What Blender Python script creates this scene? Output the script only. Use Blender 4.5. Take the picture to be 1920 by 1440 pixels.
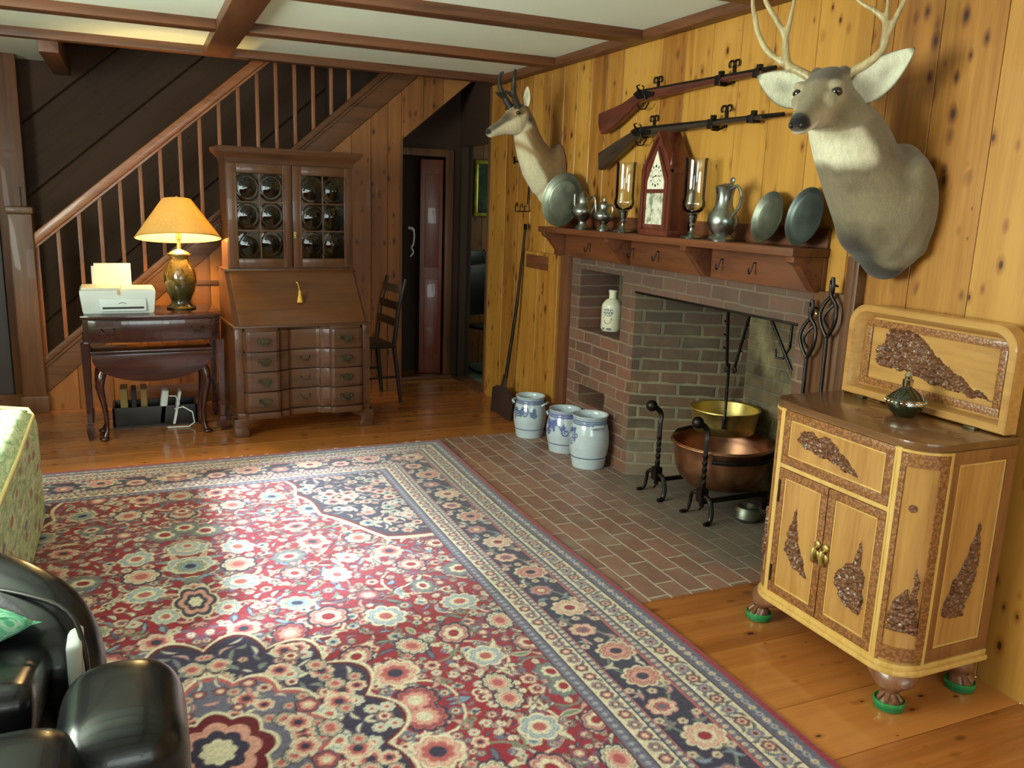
import bpy, bmesh, math, random
import numpy as np
from mathutils import Vector, Matrix, noise as mnoise
PI = math.pi
for o in list(bpy.data.objects): bpy.data.objects.remove(o)
SC = bpy.context.scene
COL = SC.collection
rng = random.Random(7)

def S(r, g, b):
    f = lambda c: (c/255/12.92) if c/255 <= .04045 else ((c/255+.055)/1.055)**2.4
    return (f(r), f(g), f(b), 1)

# ------------------------------------------------------------------ camera, world, lights
cd = bpy.data.cameras.new('camera'); cam = bpy.data.objects.new('camera', cd); COL.objects.link(cam)
cr, cdn, cf = Vector((.91499, -.40206, .03424)), Vector((-.05357, -.20523, -.97725)), Vector((.39994, .89236, -.20932))
cam.matrix_world = Matrix(((cr.x, -cdn.x, -cf.x, 0), (cr.y, -cdn.y, -cf.y, 0), (cr.z, -cdn.z, -cf.z, 1.5), (0, 0, 0, 1)))
cd.sensor_fit = 'HORIZONTAL'; cd.sensor_width = 36; cd.lens = 1574.76/1920*36; cd.clip_start = .05
SC.camera = cam
W = bpy.data.worlds.new('sky'); SC.world = W; W.use_nodes = True
W.node_tree.nodes['Background'].inputs[0].default_value = (.62, .8, 1, 1)
W.node_tree.nodes['Background'].inputs[1].default_value = 1.0
SC.view_settings.view_transform = 'Standard'; SC.view_settings.look = 'None'
SC.view_settings.exposure = 0.34; SC.view_settings.gamma = 1; SC.view_settings.use_curve_mapping = False

def area(name, loc, direction, sx, sy, power, col):
    l = bpy.data.lights.new(name, 'AREA'); l.shape = 'RECTANGLE'; l.size = sx; l.size_y = sy; l.energy = power; l.color = col
    o = bpy.data.objects.new(name, l); COL.objects.link(o); o.location = loc
    o.rotation_euler = Vector(direction).to_track_quat('-Z', 'Y').to_euler(); return o
sun = bpy.data.lights.new('sun', 'SUN'); sun.energy = 8.5; sun.angle = math.radians(7); sun.color = (.86, .94, 1)
so = bpy.data.objects.new('sun', sun); COL.objects.link(so)
so.rotation_euler = Vector((1, .44, -.745)).to_track_quat('-Z', 'Y').to_euler()
area('daylight_side', (-1.86, 2.6, 1.65), (1, .08, .5), 1.9, 1.2, 140, (.90, 1, .84))
area('daylight_rear', (.2, -2.42, 1.55), (.1, 1, .32), 2.2, 1.2, 46, (.9, 1, .9))
area('daylight_rear_right', (1.75, -2.42, 1.55), (-.05, 1, .25), 1.1, 1.2, 14, (.9, 1, .9))

# ------------------------------------------------------------------ mesh builder
class MB:
    def __init__(s): s.bm = bmesh.new()
    def _new(s, f, M=None):
        n = len(s.bm.verts); f()
        s.bm.verts.ensure_lookup_table()
        if M is not None:
            for v in s.bm.verts[n:]: v.co = M @ v.co
    def box(s, x0, x1, y0, y1, z0, z1, bev=0, M=None, seg=2):
        b = bmesh.new(); bmesh.ops.create_cube(b, size=1)
        for v in b.verts: v.co = Vector(((x0+x1)/2+v.co.x*(x1-x0), (y0+y1)/2+v.co.y*(y1-y0), (z0+z1)/2+v.co.z*(z1-z0)))
        if bev: bmesh.ops.bevel(b, geom=b.edges[:], offset=bev, segments=seg, profile=.6, affect='EDGES')
        if M is not None: bmesh.ops.transform(b, matrix=M, verts=b.verts)
        s.add(b); return s
    def add(s, b):
        me = bpy.data.meshes.new('t'); b.to_mesh(me); b.free(); s.bm.from_mesh(me); bpy.data.meshes.remove(me)
    def face(s, pts):
        try: return s.bm.faces.new([s.bm.verts.new(p) for p in pts])
        except ValueError: return None
    def rings(s, rings, close=True, cap0=True, cap1=True):
        vs = [[s.bm.verts.new(p) for p in r] for r in rings]; n = len(vs[0])
        for a, b in zip(vs, vs[1:]):
            for i in range(n if close else n-1):
                j = (i+1) % n; s.bm.faces.new((a[i], a[j], b[j], b[i]))
        if close and cap0: s.bm.faces.new(vs[0][::-1])
        if close and cap1: s.bm.faces.new(vs[-1])
        return s
    def lathe(s, prof, c=(0, 0, 0), n=32, M=None, cap0=True, cap1=True):
        c = Vector(c); R = []
        for r, z in prof:
            r = max(r, 1e-4)
            ring = [Vector((r*math.cos(2*PI*i/n), r*math.sin(2*PI*i/n), z)) for i in range(n)]
            R.append([(M @ p if M is not None else p)+c for p in ring])
        return s.rings(R, True, cap0, cap1)
    def tube(s, pts, r, n=8, closed=False, flat=1):
        P = [Vector(p) for p in pts]; m = len(P); R = []
        rr = r if isinstance(r, (list, tuple)) else [r]*m
        t0 = (P[1]-P[0]).normalized(); u = t0.orthogonal().normalized()
        for i in range(m):
            a = P[(i-1) % m] if closed or i > 0 else P[0]; b = P[(i+1) % m] if closed or i < m-1 else P[-1]
            t = (b-a).normalized(); u = (u-t*u.dot(t)).normalized(); w = t.cross(u)
            R.append([P[i]+(u*math.cos(2*PI*k/n)*flat+w*math.sin(2*PI*k/n))*rr[i] for k in range(n)])
        if closed:
            vs = [[s.bm.verts.new(p) for p in q] for q in R]
            for i in range(m):
                a, b = vs[i], vs[(i+1) % m]
                for k in range(n): s.bm.faces.new((a[k], a[(k+1) % n], b[(k+1) % n], b[k]))
            return s
        return s.rings(R)
    def prism(s, poly, h0, h1, ax='z', bev=0, M=None):
        f = {'z': lambda a, b, h: (a, b, h), 'y': lambda a, b, h: (a, h, b), 'x': lambda a, b, h: (h, a, b)}[ax]
        b = bmesh.new()
        lo = [b.verts.new(f(p[0], p[1], h0)) for p in poly]; hi = [b.verts.new(f(p[0], p[1], h1)) for p in poly]
        n = len(poly); b.faces.new(lo[::-1]); b.faces.new(hi)
        for i in range(n): b.faces.new((lo[i], lo[(i+1) % n], hi[(i+1) % n], hi[i]))
        bmesh.ops.recalc_face_normals(b, faces=b.faces)
        if bev: bmesh.ops.bevel(b, geom=b.edges[:], offset=bev, segments=2, profile=.6, affect='EDGES')
        if M is not None: bmesh.ops.transform(b, matrix=M, verts=b.verts)
        s.add(b); return s
    def ball(s, c, r, sc=(1, 1, 1), M=None, u=24, v=14):
        b = bmesh.new(); bmesh.ops.create_uvsphere(b, u_segments=u, v_segments=v, radius=r)
        for q in b.verts: q.co = Vector((q.co.x*sc[0], q.co.y*sc[1], q.co.z*sc[2]))
        if M is not None: bmesh.ops.transform(b, matrix=M, verts=b.verts)
        for q in b.verts: q.co += Vector(c)
        s.add(b); return s
    def xf(s, M): bmesh.ops.transform(s.bm, matrix=M, verts=s.bm.verts); return s

RM = {}
def lab(o, label=None, cat=None, group=None, kind=None):
    for k, v in (('label', label), ('category', cat), ('group', group), ('kind', kind)):
        if v: o[k] = v
    return o
def thing(name, loc=(0, 0, 0), rz=0, label=None, cat=None, group=None):
    o = bpy.data.objects.new(name, None); COL.objects.link(o); o.location = loc; o.rotation_euler = (0, 0, rz)
    o.empty_display_size = .05
    RM[o.name] = Matrix.Translation(loc) @ Matrix.Rotation(rz, 4, 'Z')
    return lab(o, label, cat, group)
def fin(me, mat, smooth=35):
    me.materials.clear()
    if mat: me.materials.append(mat)
    if smooth:
        me.polygons.foreach_set('use_smooth', [True]*len(me.polygons)); me.set_sharp_from_angle(angle=math.radians(smooth))
def obj(name, mb, mat, parent=None, smooth=35, world=False, label=None, loc=None, **k):
    me = bpy.data.meshes.new(name)
    if isinstance(mb, MB):
        bmesh.ops.recalc_face_normals(mb.bm, faces=mb.bm.faces); mb.bm.to_mesh(me); mb.bm.free()
    else: me = mb
    fin(me, mat, smooth)
    o = bpy.data.objects.new(name, me); COL.objects.link(o)
    if parent is not None:
        o.parent = parent
        if world:
            p = parent; M = RM[p.name]
            me.transform(M.inverted())
        else: RM[o.name] = RM.get(parent.name, Matrix())
        RM[o.name] = RM.get(parent.name, Matrix())
    else:
        if loc: o.location = loc
        RM[o.name] = Matrix.Translation(loc or (0, 0, 0))
    if label: o['label'] = label
    lab(o, None, k.get('cat'), k.get('group'), k.get('kind'))
    return o
def struct(name, mb, mat, smooth=35): return obj(name, mb, mat, None, smooth, kind='structure')
def solo(name, mb, mat, label, cat, group=None, smooth=35):
    o = obj(name, mb, mat, None, smooth); return lab(o, label, cat, group)
def copy_tree(o, parent=None):
    c = o.copy(); COL.objects.link(c)
    if parent is not None: c.parent = parent
    for ch in list(o.children): copy_tree(ch, c)
    return c
def baked(mb, voxel=.006, it=6, f=.5, sub=0):
    """voxel-union of everything in mb, smoothed; returns a mesh"""
    me = bpy.data.meshes.new('tmp'); bmesh.ops.recalc_face_normals(mb.bm, faces=mb.bm.faces); mb.bm.to_mesh(me); mb.bm.free()
    o = bpy.data.objects.new('tmp', me); COL.objects.link(o)
    m = o.modifiers.new('r', 'REMESH'); m.mode = 'VOXEL'; m.voxel_size = voxel
    m = o.modifiers.new('s', 'SMOOTH'); m.iterations = it; m.factor = f
    dg = bpy.context.evaluated_depsgraph_get(); r = bpy.data.meshes.new_from_object(o.evaluated_get(dg))
    bpy.data.objects.remove(o); bpy.data.meshes.remove(me); return r
def paint(me, fn, name='col'):
    n = len(me.vertices); co = np.empty(n*3); me.vertices.foreach_get('co', co); co = co.reshape(-1, 3)
    c = np.ones((n, 4)); c[:, :3] = fn(co)
    a = me.color_attributes.new(name, 'FLOAT_COLOR', 'POINT'); a.data.foreach_set('color', c.ravel()); return me

# ------------------------------------------------------------------ materials
class NT:
    def __init__(s, name):
        s.m = bpy.data.materials.new(name); s.m.use_nodes = True; s.t = s.m.node_tree; s.b = s.t.nodes['Principled BSDF']
    def n(s, typ, **k):
        q = s.t.nodes.new(typ)
        for a, v in k.items():
            if hasattr(q, a): setattr(q, a, v)
        return q
    def l(s, a, b): s.t.links.new(a, b); return a
    def val(s, sock, v):
        if hasattr(v, 'is_output') or isinstance(v, bpy.types.NodeSocket): s.l(v, sock)
        else: sock.default_value = v
    def math(s, op, a, b=0.0, c=None, clamp=False):
        q = s.n('ShaderNodeMath', operation=op, use_clamp=clamp); s.val(q.inputs[0], a); s.val(q.inputs[1], b)
        if c is not None: s.val(q.inputs[2], c)
        return q.outputs[0]
    def mix(s, f, a, b, blend='MIX'):
        q = s.n('ShaderNodeMix', data_type='RGBA', blend_type=blend); s.val(q.inputs[0], f); s.val(q.inputs[6], a); s.val(q.inputs[7], b); return q.outputs[2]
    def ramp(s, f, *st):
        q = s.n('ShaderNodeValToRGB'); e = q.color_ramp.elements
        while len(e) < len(st): e.new(.5)
        for i, (p, c) in enumerate(st):
            e[i].position = p; e[i].color = c if not isinstance(c, (int, float)) else (c, c, c, 1)
        s.l(f, q.inputs[0]); return q.outputs[0]
    def mapping(s, vec, sc=(1, 1, 1), loc=(0, 0, 0), rot=(0, 0, 0)):
        q = s.n('ShaderNodeMapping'); s.l(vec, q.inputs[0]); q.inputs[1].default_value = loc; q.inputs[2].default_value = rot; q.inputs[3].default_value = sc; return q.outputs[0]
    def noise(s, vec, scale=5, detail=3, rough=.5, dist=0):
        q = s.n('ShaderNodeTexNoise'); s.l(vec, q.inputs['Vector']); q.inputs['Scale'].default_value = scale; q.inputs['Detail'].default_value = detail
        q.inputs['Roughness'].default_value = rough; q.inputs['Distortion'].default_value = dist; return q.outputs[0]
    def obj(s): return s.n('ShaderNodeTexCoord').outputs['Object']
    def gen(s): return s.n('ShaderNodeTexCoord').outputs['Generated']
    def uv(s): return s.n('ShaderNodeTexCoord').outputs['UV']
    def attr(s, name): return s.n('ShaderNodeAttribute', attribute_name=name)
    def bump(s, h, st=.3, dist=.01):
        q = s.n('ShaderNodeBump'); q.inputs['Strength'].default_value = st; q.inputs['Distance'].default_value = dist; s.l(h, q.inputs['Height'])
        s.l(q.outputs[0], s.b.inputs['Normal']); return q
    def set(s, base=None, rough=None, metal=None, coat=None, spec=None, trans=None, ior=None, coatr=None):
        for k, v in (('Base Color', base), ('Roughness', rough), ('Metallic', metal), ('Coat Weight', coat), ('Specular IOR Level', spec), ('Transmission Weight', trans), ('IOR', ior), ('Coat Roughness', coatr)):
            if v is not None: s.val(s.b.inputs[k], v)
        return s.m
def dk(c, f): return (c[0]*f, c[1]*f, c[2]*f, 1)

def plain(name, c, rough=.5, metal=0, var=.12, scale=8, bump=0, bscale=40, coat=0, spec=None, bdist=.004):
    t = NT(name); o = t.obj(); n = t.noise(o, scale, 4, .6)
    base = t.ramp(n, (.25, dk(c, 1-var)), (.75, dk(c, 1+var)))
    if bump: t.bump(t.noise(o, bscale, 4, .6), bump, bdist)
    return t.set(base, rough, metal, coat, spec)
def wood(name, c, d, axis='z', scale=9, rough=.35, coat=.3, stretch=14, bump=.04, fig=.5):
    t = NT(name); o = t.obj(); sc = [scale]*3; sc['xyz'.index(axis)] = scale/stretch
    v = t.mapping(o, sc); n1 = t.noise(v, 1.6, 5, .62, .6); n2 = t.noise(v, 7, 3, .6)
    f = t.math('ADD', t.math('MULTIPLY', n1, .7), t.math('MULTIPLY', n2, .3))
    base = t.ramp(f, (.34, d), (.5, t_mix(c, d, .35)), (.64, c))
    t.bump(n2, bump, .002)
    return t.set(base, rough, 0, coat)
def t_mix(a, b, f): return tuple(a[i]*(1-f)+b[i]*f for i in range(3))+(1,)

def pine(name, light, mid, dark, knot, rough=.42, knots=1.0, coat=.15):
    """boards laid out with UVs in metres (u across, v along) and a per-board random value"""
    t = NT(name); uv = t.uv(); r = t.attr('rnd').outputs['Fac']
    sep = t.n('ShaderNodeSeparateXYZ'); t.l(uv, sep.inputs[0]); u, v = sep.outputs[0], sep.outputs[1]
    rz = t.math('MULTIPLY', r, 57.0)
    def vec(su, sv):
        q = t.n('ShaderNodeCombineXYZ'); t.l(t.math('MULTIPLY', u, su), q.inputs[0]); t.l(t.math('MULTIPLY', v, sv), q.inputs[1]); t.l(rz, q.inputs[2]); return q.outputs[0]
    # knots
    wob = t.noise(vec(9, 3), 1, 2); 
    vo = t.n('ShaderNodeTexVoronoi', voronoi_dimensions='3D', feature='F1'); t.l(vec(4.4, 2.3), vo.inputs['Vector']); vo.inputs['Randomness'].default_value = .9
    cs = t.n('ShaderNodeSeparateColor'); t.l(vo.outputs['Color'], cs.inputs[0])
    size = t.math('MULTIPLY', t.math('SUBTRACT', cs.outputs[0], .52, clamp=True), .46*knots)
    dd = t.math('ADD', vo.outputs['Distance'], t.math('MULTIPLY', t.math('SUBTRACT', wob, .5), .06))
    kn = t.math('SUBTRACT', 1.0, t.math('DIVIDE', dd, t.math('ADD', size, .0001)), clamp=True)      # 1 at centre
    halo = t.math('SUBTRACT', 1.0, t.math('DIVIDE', dd, t.math('ADD', t.math('MULTIPLY', size, 2.6), .0001)), clamp=True)
    g1 = t.noise(vec(16, .9), 1, 5, .6, .8)
    g2 = t.noise(vec(90, 3.2), 1, 3, .6, .3)
    big = t.noise(vec(3.2, 1.1), 1, 3, .55)
    f = t.math('ADD', t.math('MULTIPLY', g1, .5), t.math('ADD', t.math('MULTIPLY', g2, .2), t.math('MULTIPLY', big, .42)))
    f = t.math('SUBTRACT', f, t.math('MULTIPLY', halo, .38))
    f = t.math('ADD', f, t.math('MULTIPLY', t.math('SUBTRACT', r, .5), .34))
    base = t.ramp(f, (.20, dark), (.44, mid), (.68, light))
    k2 = t.ramp(kn, (.0, 0), (.25, .75), (.8, 1))
    base = t.mix(k2, base, knot)
    t.bump(g2, .05, .002)
    return t.set(base, rough, 0, coat)

def brick(name, c1, c2, mortar, au='y', av='z', bw=.205, bh=.068, mw=.009, rough=.85, soot=None, bump=.6, off=.5):
    t = NT(name); o = t.obj(); sep = t.n('ShaderNodeSeparateXYZ'); t.l(o, sep.inputs[0])
    wob = t.noise(o, 9, 2); w = t.math('MULTIPLY', t.math('SUBTRACT', wob, .5), .016)
    q = t.n('ShaderNodeCombineXYZ'); t.l(t.math('ADD', sep.outputs['XYZ'.index(au.upper())], w), q.inputs[0]); t.l(t.math('ADD', sep.outputs['XYZ'.index(av.upper())], w), q.inputs[1])
    b = t.n('ShaderNodeTexBrick', offset=off, squash=1); t.l(q.outputs[0], b.inputs['Vector'])
    b.inputs['Scale'].default_value = 1; b.inputs['Mortar Size'].default_value = mw; b.inputs['Mortar Smooth'].default_value = .35; b.inputs['Bias'].default_value = 0
    b.inputs['Brick Width'].default_value = bw; b.inputs['Row Height'].default_value = bh
    b.inputs['Color1'].default_value = c1; b.inputs['Color2'].default_value = c2; b.inputs['Mortar'].default_value = mortar
    n = t.noise(o, 26, 5, .65); n3 = t.noise(o, 4, 3, .6)
    base = t.mix(.55, b.outputs['Color'], t.ramp(n, (.3, .55), (.7, 1.0)), 'MULTIPLY')
    base = t.mix(t.ramp(n3, (.52, 0), (.72, .45)), base, dk(mortar, .7))
    if soot: base = soot(t, o, sep, base)
    h = t.math('ADD', t.math('MULTIPLY', t.math('SUBTRACT', 1, b.outputs['Fac']), .8), t.math('MULTIPLY', n, .35))
    t.bump(h, bump, .008)
    return t.set(base, rough, 0)

def metal(name, c, rough=.3, var=.25, scale=12, bump=.06, bscale=30):
    t = NT(name); o = t.obj(); n = t.noise(o, scale, 4, .6)
    base = t.ramp(n, (.25, dk(c, 1-var)), (.75, dk(c, 1+var)))
    t.bump(t.noise(o, bscale, 3, .6), bump, .004)
    return t.set(base, t.ramp(n, (.3, max(rough-.08, .03)), (.7, rough+.12)), 1.0)
def glass(name, c=(1, 1, 1, 1), rough=.02, ior=1.45):
    """thin clear glass: mostly see-through with a mirror-like sheen"""
    t = NT(name); nn = t.noise(t.obj(), 30, 2)
    tr = t.n('ShaderNodeBsdfTransparent'); tr.inputs[0].default_value = c
    gl = t.n('ShaderNodeBsdfGlossy'); gl.inputs['Roughness'].default_value = rough
    fr = t.n('ShaderNodeFresnel'); fr.inputs[0].default_value = ior
    bp = t.n('ShaderNodeBump'); bp.inputs['Strength'].default_value = .03; t.l(nn, bp.inputs['Height']); t.l(bp.outputs[0], gl.inputs['Normal'])
    mx = t.n('ShaderNodeMixShader'); t.l(t.math('ADD', fr.outputs[0], .04), mx.inputs[0]); t.l(tr.outputs[0], mx.inputs[1]); t.l(gl.outputs[0], mx.inputs[2])
    t.l(mx.outputs[0], t.t.nodes['Material Output'].inputs[0]); return t.m

PINE = pine('knotty_pine', S(196, 144, 64), S(162, 108, 42), S(108, 62, 24), S(54, 30, 15))
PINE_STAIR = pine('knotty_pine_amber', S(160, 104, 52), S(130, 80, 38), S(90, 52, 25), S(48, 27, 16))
PINE_DARK = pine('stained_shaded_boards', S(76, 50, 31), S(60, 38, 24), S(42, 26, 16), S(26, 16, 10), rough=.75, knots=.5, coat=0)
FLOORM = pine('pine_floor', S(186, 120, 60), S(160, 96, 44), S(114, 64, 28), S(56, 30, 14), rough=.26, knots=.8, coat=.4)
BEAM = {a: wood('beam_wood_'+a, S(116, 70, 40), S(72, 42, 24), a, 8, .5, .05, 12) for a in 'xyz'}
TRIMW = {a: wood('trim_wood_'+a, S(112, 72, 42), S(74, 45, 26), a, 8, .45, .1, 12) for a in 'xyz'}
PLASTER = plain('ceiling_plaster', S(238, 249, 236), .9, 0, .02, 3, .05, 60)
MANT = wood('mantel_wood', S(116, 66, 37), S(74, 40, 23), 'y', 9, .45, .1, 10)
MAHOG = {a: wood('mahogany_'+a, S(92, 58, 36), S(66, 39, 24), a, 9, .32, .35, 14) for a in 'xyz'}
DARKMAH = {a: wood('dark_mahogany_'+a, S(66, 30, 25), S(36, 16, 14), a, 9, .22, .5, 12) for a in 'xyz'}
IRON = metal('black_iron', S(56, 52, 50), .45, .3, 20, .2, 60)
PEWTER = metal('pewter', S(150, 156, 150), .3, .22, 14, .06, 40)
PEWTER_DULL = metal('dull_pewter', S(124, 128, 116), .42, .2, 10, .06, 40)
COPPER = metal('old_copper', S(168, 122, 94), .40, .3, 9, .08, 26)
BRASS = metal('old_brass', S(196, 176, 108), .42, .25, 9, .06, 26)
ABRASS = metal('aged_brass', S(88, 82, 62), .42, .25, 30, .05, 60)
BLACKP = plain('black_paint', S(26, 22, 20), .4, 0, .3, 10)
WHITEP = plain('white_plastic', S(206, 212, 210), .35, 0, .03)
# ------------------------------------------------------------------ boards
def planks(name, mat, o, ud, vd, rects, edges, thick=.02, gap=.0012, ch=.0018, cuts=(), extra=None):
    """board wall: edges = seam positions along u; rects = (u0,u1,v0,v1) covered areas; cuts = clipping planes (co, normal to throw away)"""
    o, ud, vd = Vector(o), Vector(ud), Vector(vd); nd = ud.cross(vd)
    bm = bmesh.new(); uvl = bm.loops.layers.uv.new('UVMap'); rl = bm.verts.layers.float.new('rnd')
    for bi in range(len(edges)-1):
        a, b = edges[bi], edges[bi+1]; r = rng.random(); uo = rng.uniform(-5, 5); vo = rng.uniform(-5, 5)
        for (u0, u1, v0, v1) in rects:
            x0, x1 = max(a, u0), min(b, u1)
            if x1-x0 < .004: continue
            x0 += gap; x1 -= gap
            prof = [(x0, -thick), (x0, -ch), (x0+ch, 0), (x1-ch, 0), (x1, -ch), (x1, -thick)]
            lo = [bm.verts.new(o+ud*p+vd*v0+nd*q) for p, q in prof]; hi = [bm.verts.new(o+ud*p+vd*v1+nd*q) for p, q in prof]
            fs = [bm.faces.new((lo[k], lo[(k+1) % 6], hi[(k+1) % 6], hi[k])) for k in range(6)] + [bm.faces.new(lo[::-1]), bm.faces.new(hi)]
            for q in lo+hi: q[rl] = r
            for f in fs:
                for l in f.loops:
                    p = l.vert.co-o; l[uvl].uv = (p.dot(ud)-(a+b)/2+uo, p.dot(vd)+vo)
    for co, no in cuts:
        bmesh.ops.bisect_plane(bm, geom=bm.verts[:]+bm.edges[:]+bm.faces[:], plane_co=co, plane_no=no, clear_outer=True)
    bmesh.ops.recalc_face_normals(bm, faces=bm.faces)
    me = bpy.data.meshes.new(name); bm.to_mesh(me); bm.free()
    return struct(name, me, mat, 0)
def seams(a, b, w0, w1):
    e = [a]
    while e[-1] < b: e.append(e[-1]+rng.uniform(w0, w1))
    e[-1] = b; return e

XW = 2.5
# right wall: knotty pine above and beside the chimney
ed = [-2.5, -2.2, -1.95, -1.68, -1.4, -1.1, -.86, -.55, -.3, 0, .27, .5, .78, 1.0, 1.24, 1.46, 1.69, 1.93, 2.17, 2.47, 2.75, 3.0, 3.22, 3.43, 3.64, 3.85, 4.06, 4.22, 4.4, 4.58, 4.76, 4.93, 5.12, 5.38, 5.6, 5.82, 6.13]
planks('wall_right', PINE, (XW, 0, 0), (0, -1, 0), (0, 0, 1), [(-2.37, 2.5, 0, 2.36), (-4.94, -2.37, 1.2, 2.36), (-6.13, -4.94, 0, 2.36)], sorted(-e for e in ed))
b = MB(); b.box(2.535, 2.6, -2.5, 2.37, 0, 2.5); b.box(2.535, 2.6, 4.94, 6.13, 0, 2.5); b.box(2.535, 2.6, 2.37, 4.94, 1.2, 2.5); struct('wall_right_backing', b, PINE_DARK)
# floor of boards running across the room, brick hearth let into it
fl = planks('floor', FLOORM, (0, 0, 0), (0, -1, 0), (1, 0, 0), [(-2.55, 2.5, -2.2, 1.7), (-2.54, 2.5, 1.7, 2.5), (-7.3, -4.97, 1.7, 2.52), (-7.3, -2.55, -2.2, 1.7)], seams(-7.3, 2.5, .24, .42), thick=.03, gap=.0008, ch=.002)
b = MB(); b.box(-2.3, 2.52, -2.6, 7.7, -.08, -.031); b.box(2.52, 4.6, 5.6, 7.7, -.08, -.004); struct('floor_base', b, plain('subfloor', S(92, 100, 84), .9, 0, .1, 20, .2, 90))
def hearth_soot(t, o, sep, base):
    d = t.math('SUBTRACT', sep.outputs[0], 2.1); e = t.math('ABSOLUTE', t.math('SUBTRACT', sep.outputs[1], 3.3))
    f = t.math('SUBTRACT', t.math('MULTIPLY', d, 2.4), t.math('MULTIPLY', t.math('MAXIMUM', t.math('SUBTRACT', e, .5), 0), 2.0))
    f = t.math('ADD', f, t.math('MULTIPLY', t.math('SUBTRACT', t.noise(o, 5, 4, .6), .5), 1.1))
    return t.mix(t.math('MINIMUM', t.math('MAXIMUM', f, 0), .82), base, S(104, 100, 92))
HEARTH = brick('hearth_brick', S(164, 122, 106), S(138, 104, 92), S(192, 180, 164), 'y', 'x', .205, .098, .006, .45, hearth_soot, .45)
b = MB(); b.box(1.7, 2.52, 2.54, 4.97, -.05, .0); b.box(2.52, 3.1, 2.66, 4.0, -.05, 0); struct('floor_hearth', b, HEARTH)
# ceiling, beams, crown
b = MB(); b.box(-2.0, 2.55, -2.6, 5.9, 2.395, 2.43); b.box(-2.0, -.42, 5.9, 7.4, 2.395, 2.43); struct('ceiling', b, PLASTER)
def beam(name, x0, x1, y0, y1, z0, ax, z1=2.40):
    b = MB(); b.box(x0, x1, y0, y1, z0, z1, .006); return struct(name, b, BEAM[ax])
beam('trim_1', .443, .60, -2.5, 5.9, 2.34, 'y')
beam('trim_2', 2.43, 2.5, -2.5, 5.95, 2.347, 'y')
for i, y in enumerate((-1.05, -.05, .95, 1.95, 2.95, 3.94, 4.94)):
    beam('trim_%d' % (i*2+3), -1.95, .443, y, y+.11, 2.345, 'x'); beam('trim_%d' % (i*2+4), .6, 2.43, y, y+.11, 2.345, 'x')
beam('trim_17', -1.95, 2.5, 5.83, 5.91, 2.343, 'x')
b = MB(); b.box(-.43, 2.6, 5.87, 5.91, 2.4, 4.0); b.box(-.43, -.39, 5.9, 7.3, 2.36, 4.05); b.box(-.47, 3.2, 5.83, 7.4, 4.0, 4.05); b.box(3.0, 3.05, 5.9, 7.3, 2.43, 4.0); b.box(2.55, 3.05, 5.9, 7.3, 2.40, 2.43); struct('wall_stairwell', b, PINE_DARK)
b = MB(); b.box(-.47, -.36, 5.91, 7.02, 2.28, 2.42, .006); struct('trim_18', b, BEAM['y'])

# stair: diagonal boarded wall behind, board wall below, string, cap
SA = math.atan(.872); cS, sS = math.cos(SA), math.sin(SA)
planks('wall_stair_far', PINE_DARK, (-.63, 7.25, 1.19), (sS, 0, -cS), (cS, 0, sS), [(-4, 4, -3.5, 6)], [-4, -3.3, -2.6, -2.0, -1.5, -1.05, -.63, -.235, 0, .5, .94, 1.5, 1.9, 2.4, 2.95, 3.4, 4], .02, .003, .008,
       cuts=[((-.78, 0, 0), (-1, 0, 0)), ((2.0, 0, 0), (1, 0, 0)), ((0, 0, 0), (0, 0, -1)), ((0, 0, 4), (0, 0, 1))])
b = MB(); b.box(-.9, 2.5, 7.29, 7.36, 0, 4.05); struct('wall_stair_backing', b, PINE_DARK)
YS = 6.42
capz = lambda x: .334+.874*(x+.643)
planks('wall_stair', PINE_STAIR, (0, YS, 0), (1, 0, 0), (0, 0, 1), [(-.63, 2.44, 0, 2.45)], [-.63, -.42, -.2, .03, .24, .47, .7, .92, 1.13, 1.32, 1.5, 1.65, 1.78, 1.885, 2.06, 2.22, 2.44], .03, .001, .003,
       cuts=[((-.643, YS, .10), (-sS, 0, cS))])
ws = bpy.data.objects['wall_stair']
bm = bmesh.new(); bm.from_mesh(ws.data)          # passage opening: cut the slope under the stair right of x = 1.885
geo = [f for f in bm.faces if f.calc_center_median().x > 1.885]
vs = list({v for f in geo for v in f.verts}); es = list({e for f in geo for e in f.edges})
bmesh.ops.bisect_plane(bm, geom=geo+vs+es, plane_co=(1.911, YS, 1.971), plane_no=(.645, 0, -.765), clear_outer=True)
bm.to_mesh(ws.data); bm.free()
b = MB(); b.prism([(-.643, .10), (2.44, .10+.874*3.083), (2.44, .32+.874*3.083), (-.643, .32)], YS-.012, YS+.03, 'y', .004); struct('trim_19', b, TRIMW['x'])
b = MB(); b.prism([(-.643, .30), (1.9, .30+.874*2.543), (1.9, .355+.874*2.543), (-.643, .355)], YS-.04, YS+.06, 'y', .008); b.prism([(-.643, .27), (1.9, .27+.874*2.543), (1.9, .30+.874*2.543), (-.643, .30)], YS-.025, YS+.04, 'y', .004); struct('trim_20', b, TRIMW['x'])
b = MB(); b.box(1.875, 1.895, YS-.004, YS+.08, 0, 1.955); struct('trim_21', b, PINE_STAIR, 0)
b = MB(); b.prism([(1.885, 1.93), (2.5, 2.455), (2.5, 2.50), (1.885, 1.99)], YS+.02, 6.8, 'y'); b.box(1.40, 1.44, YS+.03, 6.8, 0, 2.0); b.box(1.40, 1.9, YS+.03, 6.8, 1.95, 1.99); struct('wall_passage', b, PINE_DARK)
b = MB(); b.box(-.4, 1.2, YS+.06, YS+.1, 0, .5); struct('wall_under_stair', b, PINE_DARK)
b = MB(); b.box(.18, .62, YS-.02, YS, .86, .89, .004); b.box(-.1, .75, YS-.02, YS, .03, .14, .004); struct('baseboard_stair', b, TRIMW['x'])
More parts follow.
